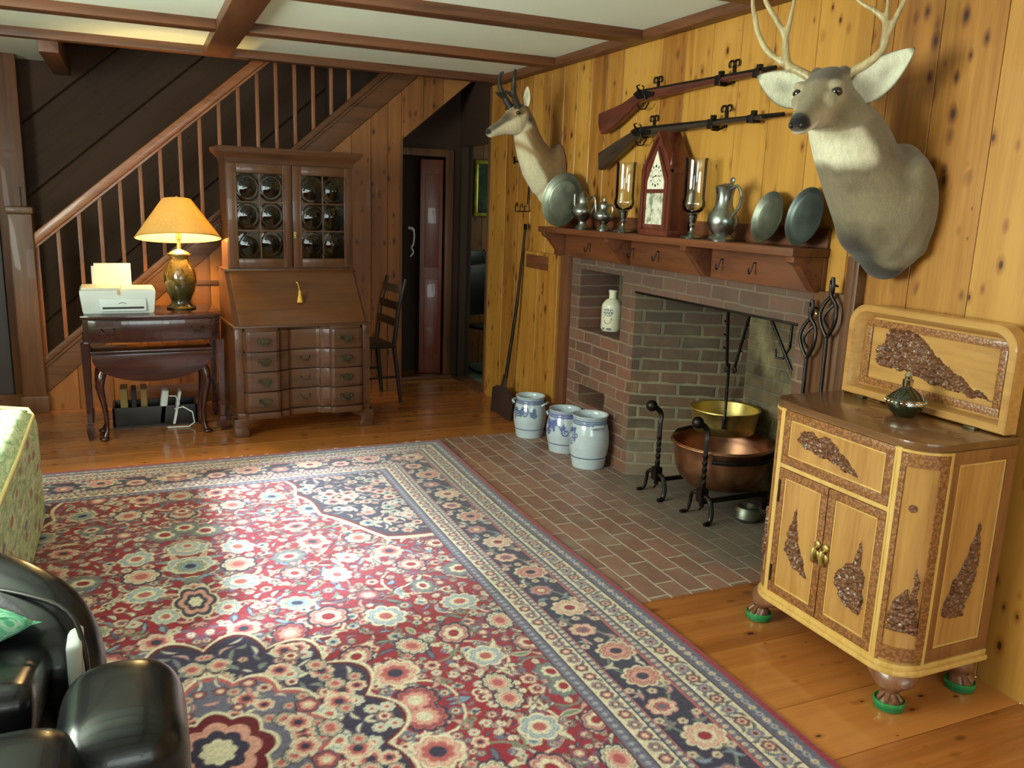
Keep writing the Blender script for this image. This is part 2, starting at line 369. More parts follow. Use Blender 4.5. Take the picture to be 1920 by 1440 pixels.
# stair treads behind the string
b = MB()
for i in range(12):
    x = -.55+i*.21; b.box(x, x+.25, YS+.06, 7.23, .17+i*.19, .20+i*.19)
    b.box(x, x+.02, YS+.06, 7.23, .0+i*.19, .17+i*.19)
struct('floor_stair_treads', b, TRIMW['y'])
# left end of the hall
b = MB(); b.box(-2.2, -.76, 7.06, 7.3, 0, 2.42); struct('wall_back_left', b, PINE_DARK)
b = MB(); b.box(-.88, -.70, 7.0, 7.06, 0, 2.4, .01); b.box(-1.1, -.88, 7.03, 7.06, 1.9, 2.02, .01); struct('trim_22', b, BEAM['z'])
b = MB(); b.box(-1.7, -.89, 7.035, 7.06, 0, 1.9, .006); b.box(-1.6, -.95, 7.02, 7.036, 1.0, 1.8, .012); struct('door_2', b, plain('grey_painted_door', S(92, 88, 92), .5))
b = MB(); b.box(-.775, -.735, 6.96, 7.0, .9, 1.5); 
struct('trim_23', b, BEAM['z'])
# left wall with a window, rear wall with windows
def wall_with_holes(name, mk, a0, a1, holes, mat, H=2.43):
    b = MB(); cuts = sorted({a0, a1} | {h[0] for h in holes} | {h[1] for h in holes})
    for p, q in zip(cuts, cuts[1:]):
        h = [k for k in holes if k[0] <= p and k[1] >= q]
        if h: mk(b, p, q, 0, h[0][2]); mk(b, p, q, h[0][3], H)
        else: mk(b, p, q, 0, H)
    return struct(name, b, mat)
wall_with_holes('wall_left', lambda b, p, q, z0, z1: b.box(-2.0, -1.9, p, q, z0, z1), -2.6, 7.1, [(1.6, 3.55, 1.0, 2.3)], PINE_STAIR)
wall_with_holes('wall_rear', lambda b, p, q, z0, z1: b.box(p, q, -2.56, -2.46, z0, z1), -2.0, 2.6, [(-.9, 1.0, .9, 2.15), (1.2, 2.3, .9, 2.15)], PINE_STAIR)
def window(name, ax, p, a0, a1, z0, z1, n, m):
    b = MB()
    f = (lambda u0, u1, w0, w1: b.box(p-.02, p+.02, u0, u1, w0, w1, .004)) if ax == 'x' else (lambda u0, u1, w0, w1: b.box(u0, u1, p-.02, p+.02, w0, w1, .004))
    f(a0, a0+.05, z0, z1); f(a1-.05, a1, z0, z1); f(a0, a1, z0, z0+.05); f(a0, a1, z1-.05, z1)
    for i in range(1, n): u = a0+(a1-a0)*i/n; f(u-.008, u+.008, z0, z1)
    for i in range(1, m): u = z0+(z1-z0)*i/m; f(a0, a1, u-.008, u+.008)
    return struct(name, b, WHITEP)
window('window_2', 'y', -2.5, -.9, 1.0, .9, 2.15, 6, 4); window('window_3', 'y', -2.5, 1.2, 2.3, .9, 2.15, 4, 4)
b = MB(); b.box(-1.95, -1.93, 1.6, 1.65, 1, 2.3); b.box(-1.95, -1.93, 3.5, 3.55, 1, 2.3); b.box(-1.95, -1.93, 1.6, 3.55, 1, 1.05); b.box(-1.95, -1.93, 1.6, 3.55, 2.26, 2.3); struct('window_1', b, WHITEP)

# passage: hall end wall with a doorway, side doorway into the far room
DOORM = wood('red_door', S(132, 58, 34), S(86, 34, 22), 'z', 8, .35, .3, 12)
b = MB(); b.box(1.4, 1.99, 6.8, 6.86, 0, 2.5); b.box(2.40, 2.62, 6.8, 6.86, 0, 2.5); b.box(1.99, 2.40, 6.8, 6.86, 1.86, 2.5); struct('wall_hall_end', b, PINE_DARK)  # darker boards on this wall: the passage shade is put into their colour
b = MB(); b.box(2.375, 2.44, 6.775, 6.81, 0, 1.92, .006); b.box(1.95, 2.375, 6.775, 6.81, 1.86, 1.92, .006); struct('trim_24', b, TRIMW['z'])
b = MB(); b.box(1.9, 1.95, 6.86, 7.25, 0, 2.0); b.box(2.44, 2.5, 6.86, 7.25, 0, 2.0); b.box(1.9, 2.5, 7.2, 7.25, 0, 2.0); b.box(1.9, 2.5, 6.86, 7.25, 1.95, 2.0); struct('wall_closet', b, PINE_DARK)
b = MB(); Md = Matrix.Translation((2.372, 6.84, 0)) @ Matrix.Rotation(math.radians(-14), 4, 'Z'); b.box(-.19, 0, 0, .035, .03, 1.84, .004, Md); b.box(-.15, -.03, -.008, .004, .2, .85, .004, Md); b.box(-.15, -.03, -.008, .004, .95, 1.72, .004, Md); struct('door_1', b, DOORM)
b = MB(); b.box(1.95, 2.44, 6.74, 6.86, 0, .03, .006); struct('trim_25', b, TRIMW['x'])
planks('wall_far_room', PINE_STAIR, (0, 7.4, 0), (1, 0, 0), (0, 0, 1), [(2.55, 4.2, 0, 2.43)], seams(2.55, 4.2, .16, .26))
b = MB(); b.box(2.5, 4.6, 7.42, 7.5, 0, 2.5); b.box(4.2, 4.25, 5.6, 7.4, 0, 2.5); b.box(2.6, 4.2, 5.6, 5.65, 0, 2.5); b.box(2.5, 4.25, 5.6, 7.5, 2.43, 2.48); b.box(2.5, 2.56, 6.75, 7.45, 0, 2.43); b.box(2.5, 2.56, 6.13, 6.75, 1.95, 2.43); struct('wall_far_room_backing', b, PINE_DARK)
area('far_room_daylight', (3.9, 6.5, 1.6), (-1, .3, -.2), .8, 1.0, 5, (.8, 1, .8))
b = MB(); b.box(2.49, 2.515, 6.118, 6.15, 0, 2.35, .004); b.box(2.47, 2.6, 6.13, 6.75, -.002, .012, .004); struct('trim_26', b, TRIMW['z'])
# ------------------------------------------------------------------ fireplace
def soot(t, o, sep, base):
    f = t.math('MULTIPLY', t.math('SUBTRACT', sep.outputs[2], .30), 1.1)
    f = t.math('ADD', f, t.math('MULTIPLY', t.math('SUBTRACT', t.noise(o, 4.5, 4, .6), .5), 1.6))
    pal = t.ramp(t.math('ADD', sep.outputs[2], t.math('MULTIPLY', t.math('SUBTRACT', t.noise(o, 6, 4), .5), .5)), (.12, 1), (.34, 0)); base = t.mix(t.math('MULTIPLY', pal, .35), base, S(150, 142, 122))
    return t.mix(t.math('MINIMUM', t.math('MAXIMUM', f, .05), .62), base, S(52, 48, 40))
def soot_back(t, o, sep, base):
    pat = t.ramp(t.noise(t.mapping(o, (1, 1, .6)), 4.2, 4, .6), (.46, 0), (.60, 1))
    base = t.mix(t.math('MULTIPLY', pat, .75), base, S(170, 158, 116))
    f = t.math('ADD', t.math('MULTIPLY', t.math('SUBTRACT', t.noise(o, 5.5, 4, .6), .45), 1.8), .15)
    return t.mix(t.math('MINIMUM', t.math('MAXIMUM', f, .0), .8), base, S(60, 58, 50))
def frontsoot(t, o, sep, base):
    f = t.math('SUBTRACT', t.math('MULTIPLY', t.math('SUBTRACT', sep.outputs[2], .75), 1.6), t.math('MULTIPLY', t.math('SUBTRACT', t.noise(o, 5, 3), .5), .9))
    return t.mix(t.math('MINIMUM', t.math('MAXIMUM', f, 0), .5), base, S(72, 62, 54))
BR_FRONT = brick('chimney_brick', S(132, 88, 70), S(98, 68, 56), S(140, 118, 98), 'y', 'z', mw=.007, soot=frontsoot)
BR_SIDE = brick('firebox_brick', S(126, 94, 70), S(84, 70, 54), S(140, 130, 106), 'x', 'z', .19, .068, .009, soot=soot)
BR_BACK = brick('firebox_back_brick', S(130, 108, 78), S(96, 84, 62), S(126, 116, 94), 'y', 'z', .2, .07, .007, soot=soot_back)
STONE = plain('grey_mortar', S(110, 100, 88), .9, 0, .3, 6, .5, 20)
fp = thing('fireplace', (2.55, 3.6, 0), 0, 'red brick fireplace with sooty firebox, square oven niche and slot', 'fireplace')
X0, X1 = 2.505, 2.78
b = MB()
def slab(y0, y1, z0, z1, x1=X1): b.box(X0, x1, y0, y1, z0, z1)
ZT = 1.205; ZL = 1.055
slab(3.96, 4.105, 0, ZT); slab(4.105, 4.6, 0, .30); slab(4.105, 4.24, .30, .41); slab(4.56, 4.6, .30, .41); slab(4.105, 4.6, .41, .757); slab(4.105, 4.6, 1.125, ZT); slab(4.6, 4.72, 0, ZT)
slab(2.70, 3.96, ZL, ZT, 2.66); slab(2.6, 2.70, 0, ZT)
obj('brick_surround', b, BR_FRONT, fp, 0, True)
b = MB()     # firebox: splayed cheeks and back with real thickness
def wallq(p, q, z0, z1, th, mb):
    p, q = Vector((p[0], p[1])), Vector((q[0], q[1])); d = (q-p).normalized(); n = Vector((-d.y, d.x))*th
    mb.prism([p, q, q+n, p+n], z0, z1, 'z')
wallq((3.06, 3.66), (2.506, 3.96), 0, 1.6, -.08, b); obj('firebox_cheek', b, BR_SIDE, fp, 0, True)
b = MB(); wallq((2.506, 2.70), (3.06, 2.94), 0, 1.6, -.08, b); obj('firebox_cheek', b, BR_SIDE, fp, 0, True)
b = MB(); b.box(3.06, 3.16, 2.85, 3.75, 0, 1.6); obj('firebox_back', b, BR_BACK, fp, 0, True)
b = MB(); b.box(2.66, 3.2, 2.6, 4.0, 1.6, 1.66); b.box(2.64, 2.68, 2.66, 4.0, 1.2, 1.64); obj('smoke_throat', b, BLACKP, fp, 0, True)
b = MB(); b.box(2.78, 2.98, 4.105, 4.11, .757, 1.125); b.box(2.78, 2.98, 4.6, 4.61, .757, 1.125); b.box(2.98, 3.0, 4.1, 4.61, .75, 1.13); b.box(2.78, 2.98, 4.1, 4.6, .74, .757); b.box(2.78, 2.98, 4.1, 4.6, 1.125, 1.14)
obj('oven_lining', b, BR_BACK, fp, 0, True)
b = MB(); b.box(2.74, 2.78, 4.24, 4.56, .30, .41); obj('slot_back', b, BR_BACK, fp, 0, True)
b = MB(); b.box(2.5, 2.62, 2.695, 3.965, ZL-.012, ZL, .003); obj('lintel_bar', b, IRON, fp, 35, True, 'rusty iron lintel bar')
# timber round the brick
b = MB(); b.box(2.47, 2.53, 2.43, 2.598, 0, 1.205, .005); struct('trim_27', b, TRIMW['z'])
b = MB(); b.box(2.455, 2.52, 2.36, 2.385, 0, 1.37, .006); b.box(2.465, 2.52, 2.385, 2.43, 0, 1.35, .006); struct('trim_28', b, TRIMW['z'])
b = MB(); b.box(2.475, 2.53, 4.722, 4.83, 0, 1.2, .006); struct('trim_29', b, BEAM['z'])
# mantel shelf
mt = thing('mantel_shelf', (2.45, 3.7, 1.2), 0, 'long red-brown wooden mantel shelf on brackets above the fireplace', 'mantel')
b = MB(); b.box(2.31, 2.5, 2.555, 4.84, 1.338, 1.371, .004); obj('shelf', b, MANT, mt, 35, True)
b = MB(); b.box(2.478, 2.5, 2.56, 4.94, 1.192, 1.338, .004); obj('fascia', b, MANT, mt, 35, True)
b = MB(); b.box(2.484, 2.5, 2.56, 4.9, 1.371, 1.45, .004); obj('backboard', b, MANT, mt, 35, True)
for y in (2.585, 3.30, 4.02, 4.80):
    b = MB(); b.prism([(2.478, 1.338), (2.325, 1.338), (2.325, 1.315), (2.36, 1.30), (2.445, 1.20), (2.478, 1.195)], y-.022, y+.022, 'y', .003); obj('bracket', b, MANT, mt, 35, True)
for y in (4.45, 3.965, 3.72, 3.19, 2.96):
    b = MB(); b.tube([(2.477, y, 1.285), (2.462, y, 1.285), (2.455, y, 1.26), (2.447, y, 1.24), (2.435, y-.008, 1.238), (2.428, y-.012, 1.25), (2.428, y-.014, 1.265)], .0035, 6); obj('hook', b, IRON, mt, 35, True)
# pine cupboard door left of the brick
pd = thing('cupboard_door', (2.49, 5.13, .1), 0, 'plain pine plank door leaning left of the brickwork behind the iron peel', 'door')
me = planks('board_panel', PINE, (2.462, 0, 0), (0, -1, 0), (0, 0, 1), [(-5.44, -4.84, .02, 1.19)], [-5.44, -5.14, -4.84], .03).data
o = bpy.data.objects['board_panel']; o.parent = pd; me.transform(RM[pd.name].inverted()); del o['kind']; RM[o.name] = RM[pd.name]
b = MB(); b.box(2.448, 2.464, 4.98, 5.30, 1.08, 1.17, .004); obj('batten', b, MANT, pd, 35, True, 'short dark red batten')

# ------------------------------------------------------------------ stair balustrade (fixed joinery, but each baluster stands for itself)
st = thing('stair_balustrade', (.5, YS, 0), 0, 'sloping stair handrail with thin square balusters and a newel post', 'banister')
b = MB(); b.box(-.755, -.615, YS-.07, YS+.07, 0, 1.33, .01); b.box(-.765, -.605, YS-.08, YS+.08, 1.33, 1.375, .012); b.box(-.77, -.60, YS-.085, YS+.085, 0, .12, .01); obj('newel_post', b, TRIMW['z'], st, 35, True)
rz = lambda x: 1.155+.853*(x+.626)
b = MB(); b.prism([(-.64, rz(-.64)-.04), (1.9, rz(1.9)-.04), (1.9, rz(1.9)+.045), (-.64, rz(-.64)+.045)], YS-.045, YS+.045, 'y', .014); b.prism([(-.64, rz(-.64)-.06), (1.9, rz(1.9)-.06), (1.9, rz(1.9)-.035), (-.64, rz(-.64)-.035)], YS-.025, YS+.025, 'y'); obj('handrail', b, wood('handrail_wood', S(170, 104, 58), S(120, 66, 34), 'x', 8, .35, .2, 10), st, 35, True)
BALW = wood('baluster_wood', S(158, 100, 62), S(110, 64, 38), 'z', 8, .45, .1, 10)
for i in range(17):
    x = -.605+.1305*i
    b = MB(); b.box(x-.0125, x+.0125, YS-.0125, YS+.0125, capz(x)-.005, min(rz(x)-.05, 3.3), .003); obj('baluster', b, BALW, st, 35, True)

# ------------------------------------------------------------------ knee-hole desk by the stair
dk_ = thing('side_table', (.06, 5.80, 0), math.radians(1.7), 'dark mahogany bow-front table with one drawer, under the lamp and printer', 'table')
bow = lambda x: -.25-.035*(1-(x/.40)**2)
xs = [-.40+.8*i/16 for i in range(17)]
b = MB(); b.prism([(x, bow(x)-.012) for x in xs]+[(.40, .22), (-.40, .22)], .745, .765, 'z', .004); obj('tabletop', b, DARKMAH['x'], dk_)
b = MB(); b.prism([(x*.97, bow(x)+.012) for x in xs]+[(.388, .2), (-.388, .2)], .60, .745, 'z'); obj('apron', b, DARKMAH['x'], dk_)
dr = None
b = MB(); xs2 = [x*.9 for x in xs]; b.prism([(x, bow(x)-.004) for x in xs2]+[(x, bow(x)+.03) for x in xs2[::-1]], .615, .735, 'z', .003); dr = obj('drawer', b, DARKMAH['x'], dk_)
def bail(x, y, z, w=.07, mat=None, parent=None, plate=True, sc=1.0):
    b = MB()
    if plate: b.prism([(x+sc*p, z+sc*q) for p, q in ((-.045, .012), (-.03, .022), (-.012, .016), (0, .026), (.012, .016), (.03, .022), (.045, .012), (.036, -.006), (.02, -.012), (0, -.026), (-.02, -.012), (-.036, -.006))], y-.003, y, 'y')
    b.ball((x-w/2, y-.008, z+.004), .007, u=10, v=8); b.ball((x+w/2, y-.008, z+.004), .007, u=10, v=8)
    b.tube([(x-w/2, y-.010, z+.004), (x-w/2+.004, y-.016, z-.012), (x-w/4, y-.02, z-.022), (x, y-.02, z-.018), (x+w/4, y-.02, z-.022), (x+w/2-.004, y-.016, z-.012), (x+w/2, y-.010, z+.004)], .0032, 6)
    return obj('handle', b, mat or ABRASS, parent)
bail(-.255, bow(-.255)-.004, .68, .07, IRON, dr, False); bail(.245, bow(.245)-.004, .68, .07, IRON, dr, False)
for x, y in ((-.385, -.235), (.385, -.235), (-.385, .195), (.385, .195)):
    b = MB(); R = [[Vector((x+sx*w, y+sy*w, z)) for sx, sy in ((-1, -1), (1, -1), (1, 1), (-1, 1))] for z, w in ((.60, .022), (.10, .013), (.095, .02), (.05, .02), (.0, .012))]
    b.rings(R); obj('leg', b, DARKMAH['z'], dk_)
# drop-leaf occasional table pushed under it
dl = thing('drop_leaf_table', (.05, 5.64, 0), math.radians(3), 'small dark cabriole-legged table with a hanging round leaf, pushed under the side table', 'table')
b = MB(); b.box(-.345, .345, -.12, .11, .535, .555, .006); obj('tabletop', b, DARKMAH['x'], dl)
b = MB(); N = 24; b.prism([(-.34*math.cos(PI*i/N), .535-.175*math.sin(PI*i/N)**.8) for i in range(N+1)], -.135, -.118, 'y', .003); obj('drop_leaf', b, DARKMAH['x'], dl)
b = MB(); b.prism([(-.34*math.cos(PI*i/N), .535-.175*math.sin(PI*i/N)**.8) for i in range(N+1)], .11, .127, 'y', .003); obj('drop_leaf', b, DARKMAH['x'], dl)
b = MB(); b.box(-.27, .27, -.09, .09, .44, .535, .004); obj('apron', b, DARKMAH['x'], dl)
def cabriole(x, y, dx, dy, h):
    b = MB(); pts = []; rr = []
    for t, o_, r in ((1, -.01, .026), (.86, .03, .03), (.72, .042, .026), (.5, .022, .017), (.28, .004, .0125), (.12, .008, .0125), (.05, .022, .018), (.0, .03, .016)):
        pts.append((x+dx*o_, y+dy*o_, h*t+(.012 if t == 0 else 0))); rr.append(r)
    b.tube(pts, rr, 12); b.ball((x+dx*.032, y+dy*.032, .014), .026, (1.15, 1.15, .55), u=14, v=8); return b
for sx in (-1, 1):
    for sy in (-1, 1): obj('leg', cabriole(sx*.275, sy*.085-.01, sx*.75, sy*.6, .47), DARKMAH['z'], dl)
# things under the tables
bk = thing('low_crate', (.06, 5.88, 0), 0, 'low black open crate on the floor under the tables', 'crate')
b = MB()
for a in ((-.26, .25, -.10, -.085), (-.26, .25, .12, .135), (-.26, -.245, -.10, .135), (.235, .25, -.10, .135)): b.box(a[0], a[1], a[2], a[3], 0.01, .135, .003)
b.box(-.26, .25, -.1, .135, .0, .012); obj('crate_body', b, BLACKP, bk)
for i, (x, w, h, c, nm) in enumerate(((-.15, .05, .24, S(150, 126, 70), 'tan upright folder in the black crate, leftmost'), (-.085, .035, .23, S(44, 40, 38), 'black upright folder in the crate between two tan ones'), (-.03, .045, .235, S(132, 108, 62), 'dull tan upright folder in the black crate, second from left'))):
    b = MB(); b.box(x, x+w-.006, 5.80, 5.97, .013, .013+h, .003); b.box(x+.004, x+w-.010, 5.797, 5.96, .016, .01+h, 0); solo('folder', b, plain('folder_%d' % i, c, .7), nm, 'folder', 'folders in the crate')
b = MB(); Mr = Matrix.Translation((.09, 5.84, .013)) @ Matrix.Rotation(math.radians(8), 4, 'Y'); b.box(-.02, .02, -.06, .06, 0, .225, .008, Mr); b.box(-.0215, -.019, -.05, .05, .03, .2, 0, Mr); b.tube([(.09, 5.79, .18), (.11, 5.785, .12), (.105, 5.788, .06)], .002, 6)
solo('router', b, WHITEP, 'white upright plastic box in the dark crate under the table', 'router')
b = MB(); Mr = Matrix.Translation((.165, 5.83, .013)) @ Matrix.Rotation(math.radians(12), 4, 'Y'); b.box(-.006, .006, -.07, .05, 0, .22, .002, Mr); b.box(-.009, -.006, -.07, .05, 0, .215, .001, Mr)
solo('booklet', b, plain('white_paper', S(214, 216, 212), .7), 'thin white booklet tilted beside the white box in the crate', 'booklet')
b = MB(); b.tube([(.14, 5.775, .20), (.18, 5.76, .20), (.2, 5.745, .15), (.17, 5.74, .12), (.22, 5.72, .135), (.275, 5.71, .10), (.285, 5.705, .03), (.25, 5.70, .006), (.18, 5.705, .006), (.12, 5.71, .006)], .0045, 8)
solo('power_cable', b, WHITEP, 'white cable looping from the crate down to the floor', 'cable')

# ------------------------------------------------------------------ printer
pr = thing('printer', (-.125, 5.76, .766), math.radians(2), 'white inkjet printer with paper standing in its rear feed', 'printer')
b = MB(); R = []
for z, w, d0, d1 in ((0, .192, -.13, .15), (.012, .198, -.135, .15), (.13, .21, -.15, .15), (.142, .208, -.148, .15)):
    R.append([(-w, d0, z), (w, d0, z), (w, d1, z), (-w, d1, z)])
b.rings(R); obj('body', b, WHITEP, pr, 20)
b = MB(); b.box(-.105, .155, -.156, -.13, .015, .092, .006); bd = obj('output_tray', b, plain('pale_plastic', S(206, 214, 214), .4, 0, .03), pr)
b = MB(); b.box(-.09, .14, -.1585, -.154, .030, .042); obj('paper_slot', b, BLACKP, pr)
b = MB(); b.tube([(-.0, -.1575, .062), (.012, -.1575, .068), (.03, -.1575, .068), (.044, -.1575, .062)], .002, 6); obj('badge', b, PEWTER, pr)
b = MB(); b.box(-.2, .015, -.145, .10, .142, .158, .005); b.box(.02, .2, -.14, .10, .142, .15, .004); obj('scanner_lid', b, plain('lid_plastic', S(206, 202, 184), .4, 0, .03), pr)
b = MB(); b.box(-.005, .012, -.152, -.13, .115, .146, .002); obj('latch', b, plain('tan_plastic', S(190, 160, 96), .4), pr)
b = MB(); Mp = Matrix.Translation((-.02, .08, .14)) @ Matrix.Rotation(math.radians(-16), 4, 'X'); b.box(-.105, .105, -.004, .004, 0, .15, .001, Mp); b.box(-.12, .08, .006, .012, 0, .135, .001, Mp); obj('paper', b, plain('cream_paper', S(230, 222, 196), .8, 0, .02), pr)

# ------------------------------------------------------------------ table lamp
LX, LY = .245, 5.83
lp = thing('table_lamp', (LX, LY, .766), 0, 'lit table lamp with painted urn base and wide tan cone shade', 'lamp')
def lampcol(name):
    t = NT(name); o = t.obj(); sep = t.n('ShaderNodeSeparateXYZ'); t.l(o, sep.inputs[0]); n = t.noise(o, 24, 4, .6, 1)
    z = t.math('ADD', sep.outputs[2], t.math('MULTIPLY', t.math('SUBTRACT', n, .5), .10))
    base = t.ramp(z, (.03, S(44, 42, 22)), (.16, S(62, 58, 24)), (.21, S(110, 86, 30)), (.30, S(150, 116, 52)), (.36, S(96, 80, 30)))
    sp = t.ramp(t.noise(o, 60, 3), (.56, 0), (.62, 1)); base = t.mix(t.math('MULTIPLY', sp, .7), base, S(60, 34, 20))
    return t.set(base, .18, 0, .8)
b = MB(); b.lathe([(.078, 0), (.08, .012), (.064, .03), (.058, .045), (.062, .06), (.084, .11), (.099, .17), (.099, .21), (.088, .255), (.064, .30), (.052, .318), (.058, .332), (.076, .345), (.074, .352), (.03, .358)], n=40); obj('urn', b, lampcol('lamp_painted_glaze'), lp, 50)
b = MB(); b.lathe([(.088, -.0005), (.09, .008), (.084, .016)], n=40); obj('foot', b, ABRASS, lp)
b = MB(); b.lathe([(.062, .352), (.05, .362), (.022, .375), (.012, .38), (.011, .44), (.017, .445), (.017, .48), (.004, .485)], n=24); b.tube([(0, -.008, .43), (-.0, -.045, .46), (0, -.06, .54), (0, 0, .665)], .0022, 6); b.tube([(0, .008, .43), (0, .045, .46), (0, .06, .54), (0, 0, .665)], .0022, 6); obj('stem', b, BRASS, lp)
def em(name, col, st):
    t = NT(name); t.b.inputs['Base Color'].default_value = col; t.b.inputs['Emission Color'].default_value = col; t.b.inputs['Emission Strength'].default_value = st; return t.m
b = MB(); b.ball((0, 0, .50), .017, (1, 1, 1.25), u=16, v=10); obj('bulb', b, em('bulb_glow', (1, .68, .28, 1), 40), lp)
def shade():
    t = NT('lamp_shade_linen'); o = t.obj(); n = t.noise(o, 120, 3, .7)
    c = t.ramp(n, (.3, S(204, 178, 108)), (.7, S(226, 204, 138))); d = t.n('ShaderNodeBsdfDiffuse'); t.l(c, d.inputs[0])
    tr = t.n('ShaderNodeBsdfTranslucent'); t.l(c, tr.inputs[0]); m = t.n('ShaderNodeMixShader'); m.inputs[0].default_value = .30
    t.l(d.outputs[0], m.inputs[1]); t.l(tr.outputs[0], m.inputs[2]); t.l(m.outputs[0], t.t.nodes['Material Output'].inputs[0]); return t.m
SHT = Matrix.Translation((0, 0, .67)) @ Matrix.Rotation(math.radians(-9.5), 4, 'X') @ Matrix.Translation((0, 0, -.67))
b = MB(); b.lathe([(.256, .447), (.260, .4475), (.256, .452), (.088, .69), (.085, .692), (.085, .689), (.254, .449)], n=56, cap0=False, cap1=False); b.xf(SHT); obj('shade', b, shade(), lp, 60)
b = MB(); b.tube([(.256*math.cos(a), .256*math.sin(a), .449) for a in [2*PI*i/48 for i in range(48)]], .004, 6, True); b.xf(SHT); obj('shade_rim', b, plain('rim_trim', S(200, 160, 90), .7), lp)
b = MB(); b.lathe([(.006, .665), (.01, .675), (.006, .69), (.011, .70), (.002, .715)], n=14); obj('finial', b, BRASS, lp)
pl = bpy.data.lights.new('lamp_light', 'POINT'); pl.energy = 46; pl.color = (1, .66, .25); pl.shadow_soft_size = .045
po = bpy.data.objects.new('lamp_light', pl); COL.objects.link(po); po.location = (LX, LY, .766+.505)

# ------------------------------------------------------------------ secretary desk
se = thing('secretary_desk', (.93, 5.66, 0), math.radians(4.4), 'tall mahogany slant-front secretary with bullseye glass doors and block-front drawers', 'secretary desk')
D = -.27
bf = [(-.43, 0), (-.385, 0), (-.378, -.012), (-.368, -.026), (-.35, -.03), (-.185, -.03), (-.168, -.025), (-.155, -.006), (-.125, 0), (-.105, .006), (-.095, .018), (-.08, .022), (.08, .022), (.095, .018), (.105, .006), (.125, 0), (.155, -.006), (.168, -.025), (.185, -.03), (.35, -.03), (.368, -.026), (.378, -.012), (.385, 0), (.43, 0)]
fr = lambda o_: [(x, D+y+o_) for x, y in bf]
b = MB(); b.prism(fr(.02)+[(.43, .24), (-.43, .24)], .155, .69, 'z'); b.box(-.432, -.385, D-.004, D+.03, .155, .69, .003); b.box(.385, .432, D-.004, D+.03, .155, .69, .003); obj('case', b, MAHOG['x'], se, 30)
b = MB(); b.prism(fr(-.012)+[(.445, .245), (-.445, .245)], .115, .155, 'z', .004); obj('base_moulding', b, MAHOG['x'], se, 30)
for sx in (-1, 1):
    for y, s2 in ((D-.005, 1), (.225, -1)):
        b = MB(); X = sx*.395
        b.prism([(X+sx*.055, .118), (X+sx*.06, .06), (X+sx*.05, .03), (X+sx*.058, 0), (X-sx*.03, 0), (X-sx*.035, .03), (X-sx*.02, .05), (X-sx*.03, .08), (X-sx*.075, .095), (X-sx*.11, .118)], y-.012 if s2 == 1 else y-.03, y+.03 if s2 == 1 else y+.012, 'y', .003)
        b.prism([(y, .118), (y, .0), (y+s2*.03, 0), (y+s2*.05, .06), (y+s2*.1, .118)], X+sx*.03, X+sx*.058, 'x'); obj('foot', b, MAHOG['x'], se, 30)
bf2 = bf[1:-1]
for i, (z0, z1) in enumerate(((.165, .285), (.293, .413), (.421, .541), (.549, .672))):
    b = MB(); b.prism([(x, D+y-.004) for x, y in bf2]+[(x, D+y+.016) for x, y in bf2[::-1]], z0, z1, 'z', .0025); d_ = obj('drawer', b, MAHOG['x'], se, 30); zc = (z0+z1)/2
    bail(-.262, D-.039, zc, .066, ABRASS, d_); bail(.262, D-.039, zc, .066, ABRASS, d_)
    if i < 3: bail(0, D+.024, zc+.012, .06, ABRASS, d_)
b = MB(); b.box(-.44, .44, D-.012, .24, .69, .706, .004); obj('writing_rail', b, MAHOG['x'], se, 30)
# slant lid + sides
b = MB()
for x0, x1 in ((-.43, -.40), (.40, .43)): b.prism([(D+.005, .706), (.24, .706), (.24, 1.03), (.02, 1.03)], x0, x1, 'x')
b.box(-.43, .43, .0, .24, 1.018, 1.035, .003); b.box(-.4, .4, .22, .24, .706, 1.02); obj('desk_sides', b, MAHOG['z'], se, 30)
b = MB(); b.prism([(D-.008, .707), (D+.014, .707), (.022, 1.022), (.0, 1.026)], -.402, .402, 'x', .003); lid = obj('slant_lid', b, wood('lid_mahogany', S(104, 64, 36), S(82, 49, 28), 'x', 8, .3, .4, 10), se, 30)
b = MB(); b.ball((0, -.1, .955), .008, u=10, v=8); b.tube([(0, -.1, .955), (0, -.112, .952)], .002, 6); obj('key', b, BRASS, lid)
# bookcase
UY = .005
b = MB(); b.box(-.405, -.38, UY, .235, 1.035, 1.70); b.box(.38, .405, UY, .235, 1.035, 1.70); b.box(-.38, .38, .22, .235, 1.035, 1.70); b.box(-.38, .38, UY+.01, .235, 1.035, 1.06); b.box(-.38, .38, UY+.01, .235, 1.68, 1.70); b.box(-.38, .38, UY+.05, .23, 1.26, 1.272); b.box(-.38, .38, UY+.05, .23, 1.47, 1.482); obj('bookcase_carcase', b, MAHOG['z'], se, 30)
b = MB(); R = []
for z, e in ((1.695, 0), (1.71, .004), (1.725, .01), (1.745, .03), (1.765, .05), (1.78, .055), (1.79, .052)): R.append([(-.405-e, UY-.02-e, z), (.405+e, UY-.02-e, z), (.405+e, .24, z), (-.405-e, .24, z)])
b.rings(R); obj('cornice', b, MAHOG['x'], se, 30)
BGLASS = glass('bullseye_glass', (.22, .30, .26, 1), .03, 1.45)
